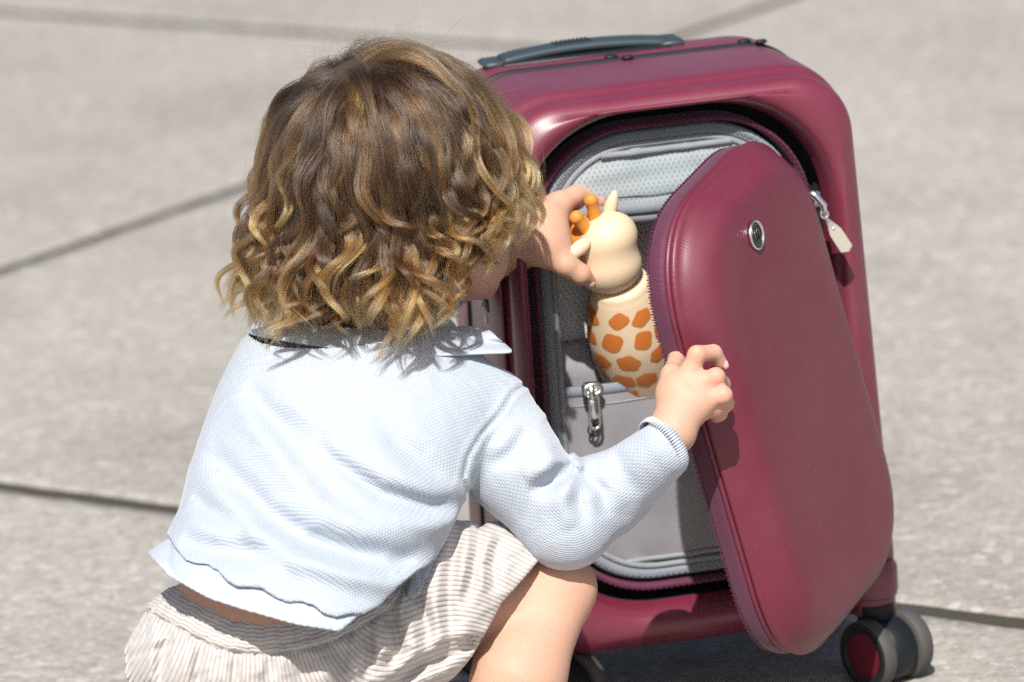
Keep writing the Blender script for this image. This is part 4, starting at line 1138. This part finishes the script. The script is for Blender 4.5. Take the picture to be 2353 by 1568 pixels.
for gi, gp in enumerate(guides):
    p_, L = resamp(gp, NP_); p_ = smooth(p_, 4)
    s = np.linspace(0, 1, NP_)
    t_ = np.gradient(p_, axis=0); t_ /= np.linalg.norm(t_, axis=1, keepdims=True)
    o_ = p_-HCC; o_ /= np.linalg.norm(o_, axis=1, keepdims=True)
    N_ = o_-t_*np.sum(o_*t_, 1, keepdims=True); N_ /= np.linalg.norm(N_, axis=1, keepdims=True)+1e-9
    B_ = np.cross(t_, N_)
    endpx = proj(p_[-1]); rootn = nrm(gp[0]-HCC)
    fringe = np.clip((endpx[0]-1080)/90, 0, 1)
    A = hr.uniform(.015, .030)*(1-.3*fringe); turns = hr.uniform(.9, 1.5)*(1 if hr.random() < .5 else -1); ph0 = hr.uniform(0, 6.28)
    s0 = max(.2, 1-hr.uniform(.085, .15)/L)
    u = np.clip((s-s0)/(1-s0), 0, 1); amp = A*u*u*(3-2*u)*(1-.42*u)
    ph = ph0+2*math.pi*turns*u
    core = p_+amp[:, None]*((np.cos(ph)+.35)[:, None]*N_+np.sin(ph)[:, None]*B_)
    wl = 2*math.pi*L/hr.uniform(.055, .085); wp = 3*noise1(np.array([gp[0]@RT*40, gp[0]@UP*40]), 11).sum()+hr.normal()*.7; wv = hr.uniform(.002, .0055)*np.sin(s*wl+wp)*(1-.6*fringe); core = core+wv[:, None]*(B_*.9+N_*.35)*np.clip(s*2.5-.2, 0, 1)[:, None]
    nst = int(hr.uniform(110, 250))
    c0, c1, c2 = .0115, .0066, hr.uniform(.0030, .0065)
    cw = np.interp(s, [0, .35, .75, 1], [c0, c1*1.2, c1*.85, c2])
    nsub = 7; sid = hr.integers(0, nsub, nst); sr = np.sqrt(hr.random(nsub)); sa = hr.random(nsub)*6.283
    rr = np.sqrt(hr.random(nst)); aa = hr.random(nst)*6.283; tight = np.interp(s, [0, .3, 1], [.75, .36, .22])
    cN = (sr*np.cos(sa))[sid][:, None]*.85+(rr*np.cos(aa))[:, None]*tight; cB = (sr*np.sin(sa))[sid][:, None]*.85+(rr*np.sin(aa))[:, None]*tight
    dN = cN*cw*.65; dB = cB*cw
    jit = hr.normal(size=(nst, 1, 1))
    fr_ = hr.normal(size=(nst, 4, 3)); fq = hr.uniform(3, 12, (nst, 4)); fp = hr.uniform(0, 6.28, (nst, 4))
    friz = sum(fr_[:, k_, None, :]*np.sin(s[None, :]*fq[:, k_, None]+fp[:, k_, None])[:, :, None] for k_ in range(4))*.00028*np.clip(s*2.5, 0, 1)[None, :, None]*np.where(hr.random(nst) < .08, 3.5, 1.)[:, None, None]
    X = core[None]+dN[:, :, None]*N_[None]+dB[:, :, None]*B_[None]+friz
    # ends of different length
    cutk = hr.uniform(.86, 1.0, nst)
    sk = s[None, :]*cutk[:, None]*(NP_-1); i0 = np.clip(sk.astype(int), 0, NP_-2); fr2 = (sk-i0)[:, :, None]
    ar = np.arange(nst)[:, None]; X = X[ar, i0]*(1-fr2)+X[ar, i0+1]*fr2
    base = hr.normal()*.17+.11
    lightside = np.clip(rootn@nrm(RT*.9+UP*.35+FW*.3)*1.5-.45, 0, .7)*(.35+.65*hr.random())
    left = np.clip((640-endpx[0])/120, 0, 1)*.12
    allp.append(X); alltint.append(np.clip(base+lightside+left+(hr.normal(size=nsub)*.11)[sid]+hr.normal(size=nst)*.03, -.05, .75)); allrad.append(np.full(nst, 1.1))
# loose fly-away hairs
fl_ = []
for k in range(1500):
    gp = guides[hr.integers(len(guides))]; p_, L = resamp(gp, NP_); p_ = smooth(p_, 6); s = np.linspace(0, 1, NP_)
    o_ = p_-HCC; o_ /= np.linalg.norm(o_, axis=1, keepdims=True)
    h_ = abs(hr.normal())*.008+.001; a_ = hr.normal(size=3)*.006
    X = p_+o_*(h_*np.clip(s*2.2, 0, 1))[:, None]+a_*(np.sin(s*hr.uniform(3, 9)+hr.uniform(0, 6))*np.clip(s*2, 0, 1))[:, None]+hr.normal(size=3)*.006*(s**2)[:, None]
    fl_.append(X*1.)
allp.append(np.array(fl_)); alltint.append(hr.uniform(.2, .6, len(fl_))); allrad.append(np.full(len(fl_), .7))
# wisps standing up along the top of the head
wi = []
for k in range(260):
    a = hr.uniform(-.9, .9); n = nrm(UP*math.cos(a)+RT*math.sin(a)*1.0+FW*hr.normal()*.25)
    b0 = HCC+n*(surf(n)+.012); L = hr.uniform(.014, .05); d_ = nrm(n*.5+np.cross(n, FW)*hr.normal()*.9+hr.normal(size=3)*.25); s = np.linspace(0, 1, NP_)
    cv = hr.normal(size=3)*.012
    wi.append(b0-n*.01+(s*L)[:, None]*d_+(s**2)[:, None]*cv+(np.sin(s*3.1)*.004)[:, None]*nrm(hr.normal(size=3)))
allp.append(np.array(wi)); alltint.append(hr.uniform(.15, .5, len(wi))); allrad.append(np.full(len(wi), .75))
XP = np.concatenate(allp); TI_ = np.concatenate(alltint); RA = np.concatenate(allrad)
# scalp cap below the strands
nv, nu = 60, 96; verts = []; keep = {}
for i in range(nv+1):
    a = math.pi*i/nv
    for j in range(nu):
        b = 2*math.pi*j/nu; n = np.array([math.sin(a)*math.cos(b), math.sin(a)*math.sin(b), math.cos(a)])
        verts.append((HCC+n*(surf(n)+.0022)+PIV)); keep[len(verts)-1] = (n@FACE < .56) and (n@nrm(-UP*.9+FW*.25) < .66)
faces = []
for i in range(nv):
    for j in range(nu):
        f_ = (i*nu+j, i*nu+(j+1) % nu, (i+1)*nu+(j+1) % nu, (i+1)*nu+j)
        if all(keep[k] for k in f_): faces.append(f_[::-1])
M_SCALP = Mat('brown roots', (.05, .03, .02), .8).m
cap = mesh_obj('hair', np.array(verts), faces, M_SCALP, person)
cap['label'] = 'wavy light brown hair with golden curled ends'
hc = bpy.data.hair_curves.new('strands'); hc.add_curves([NP_]*len(XP))
pos_ = (XP.reshape(-1, 3)+PIV).astype(np.float32)
hc.attributes['position'].data.foreach_set('vector', pos_.ravel())
ra = hc.attributes.new('radius', 'FLOAT', 'POINT')
prof_ = np.interp(np.linspace(0, 1, NP_), [0, .1, .8, 1], [.8, 1, .9, .25])
ra.data.foreach_set('value', (RA[:, None]*prof_[None]*.000075).astype(np.float32).ravel())
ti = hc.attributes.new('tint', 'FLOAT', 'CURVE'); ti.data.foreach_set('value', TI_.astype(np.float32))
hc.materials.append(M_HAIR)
ho = bpy.data.objects.new('strands', hc); COL.objects.link(ho); ho.parent = cap
print('strands', len(XP), 'guides', len(guides))
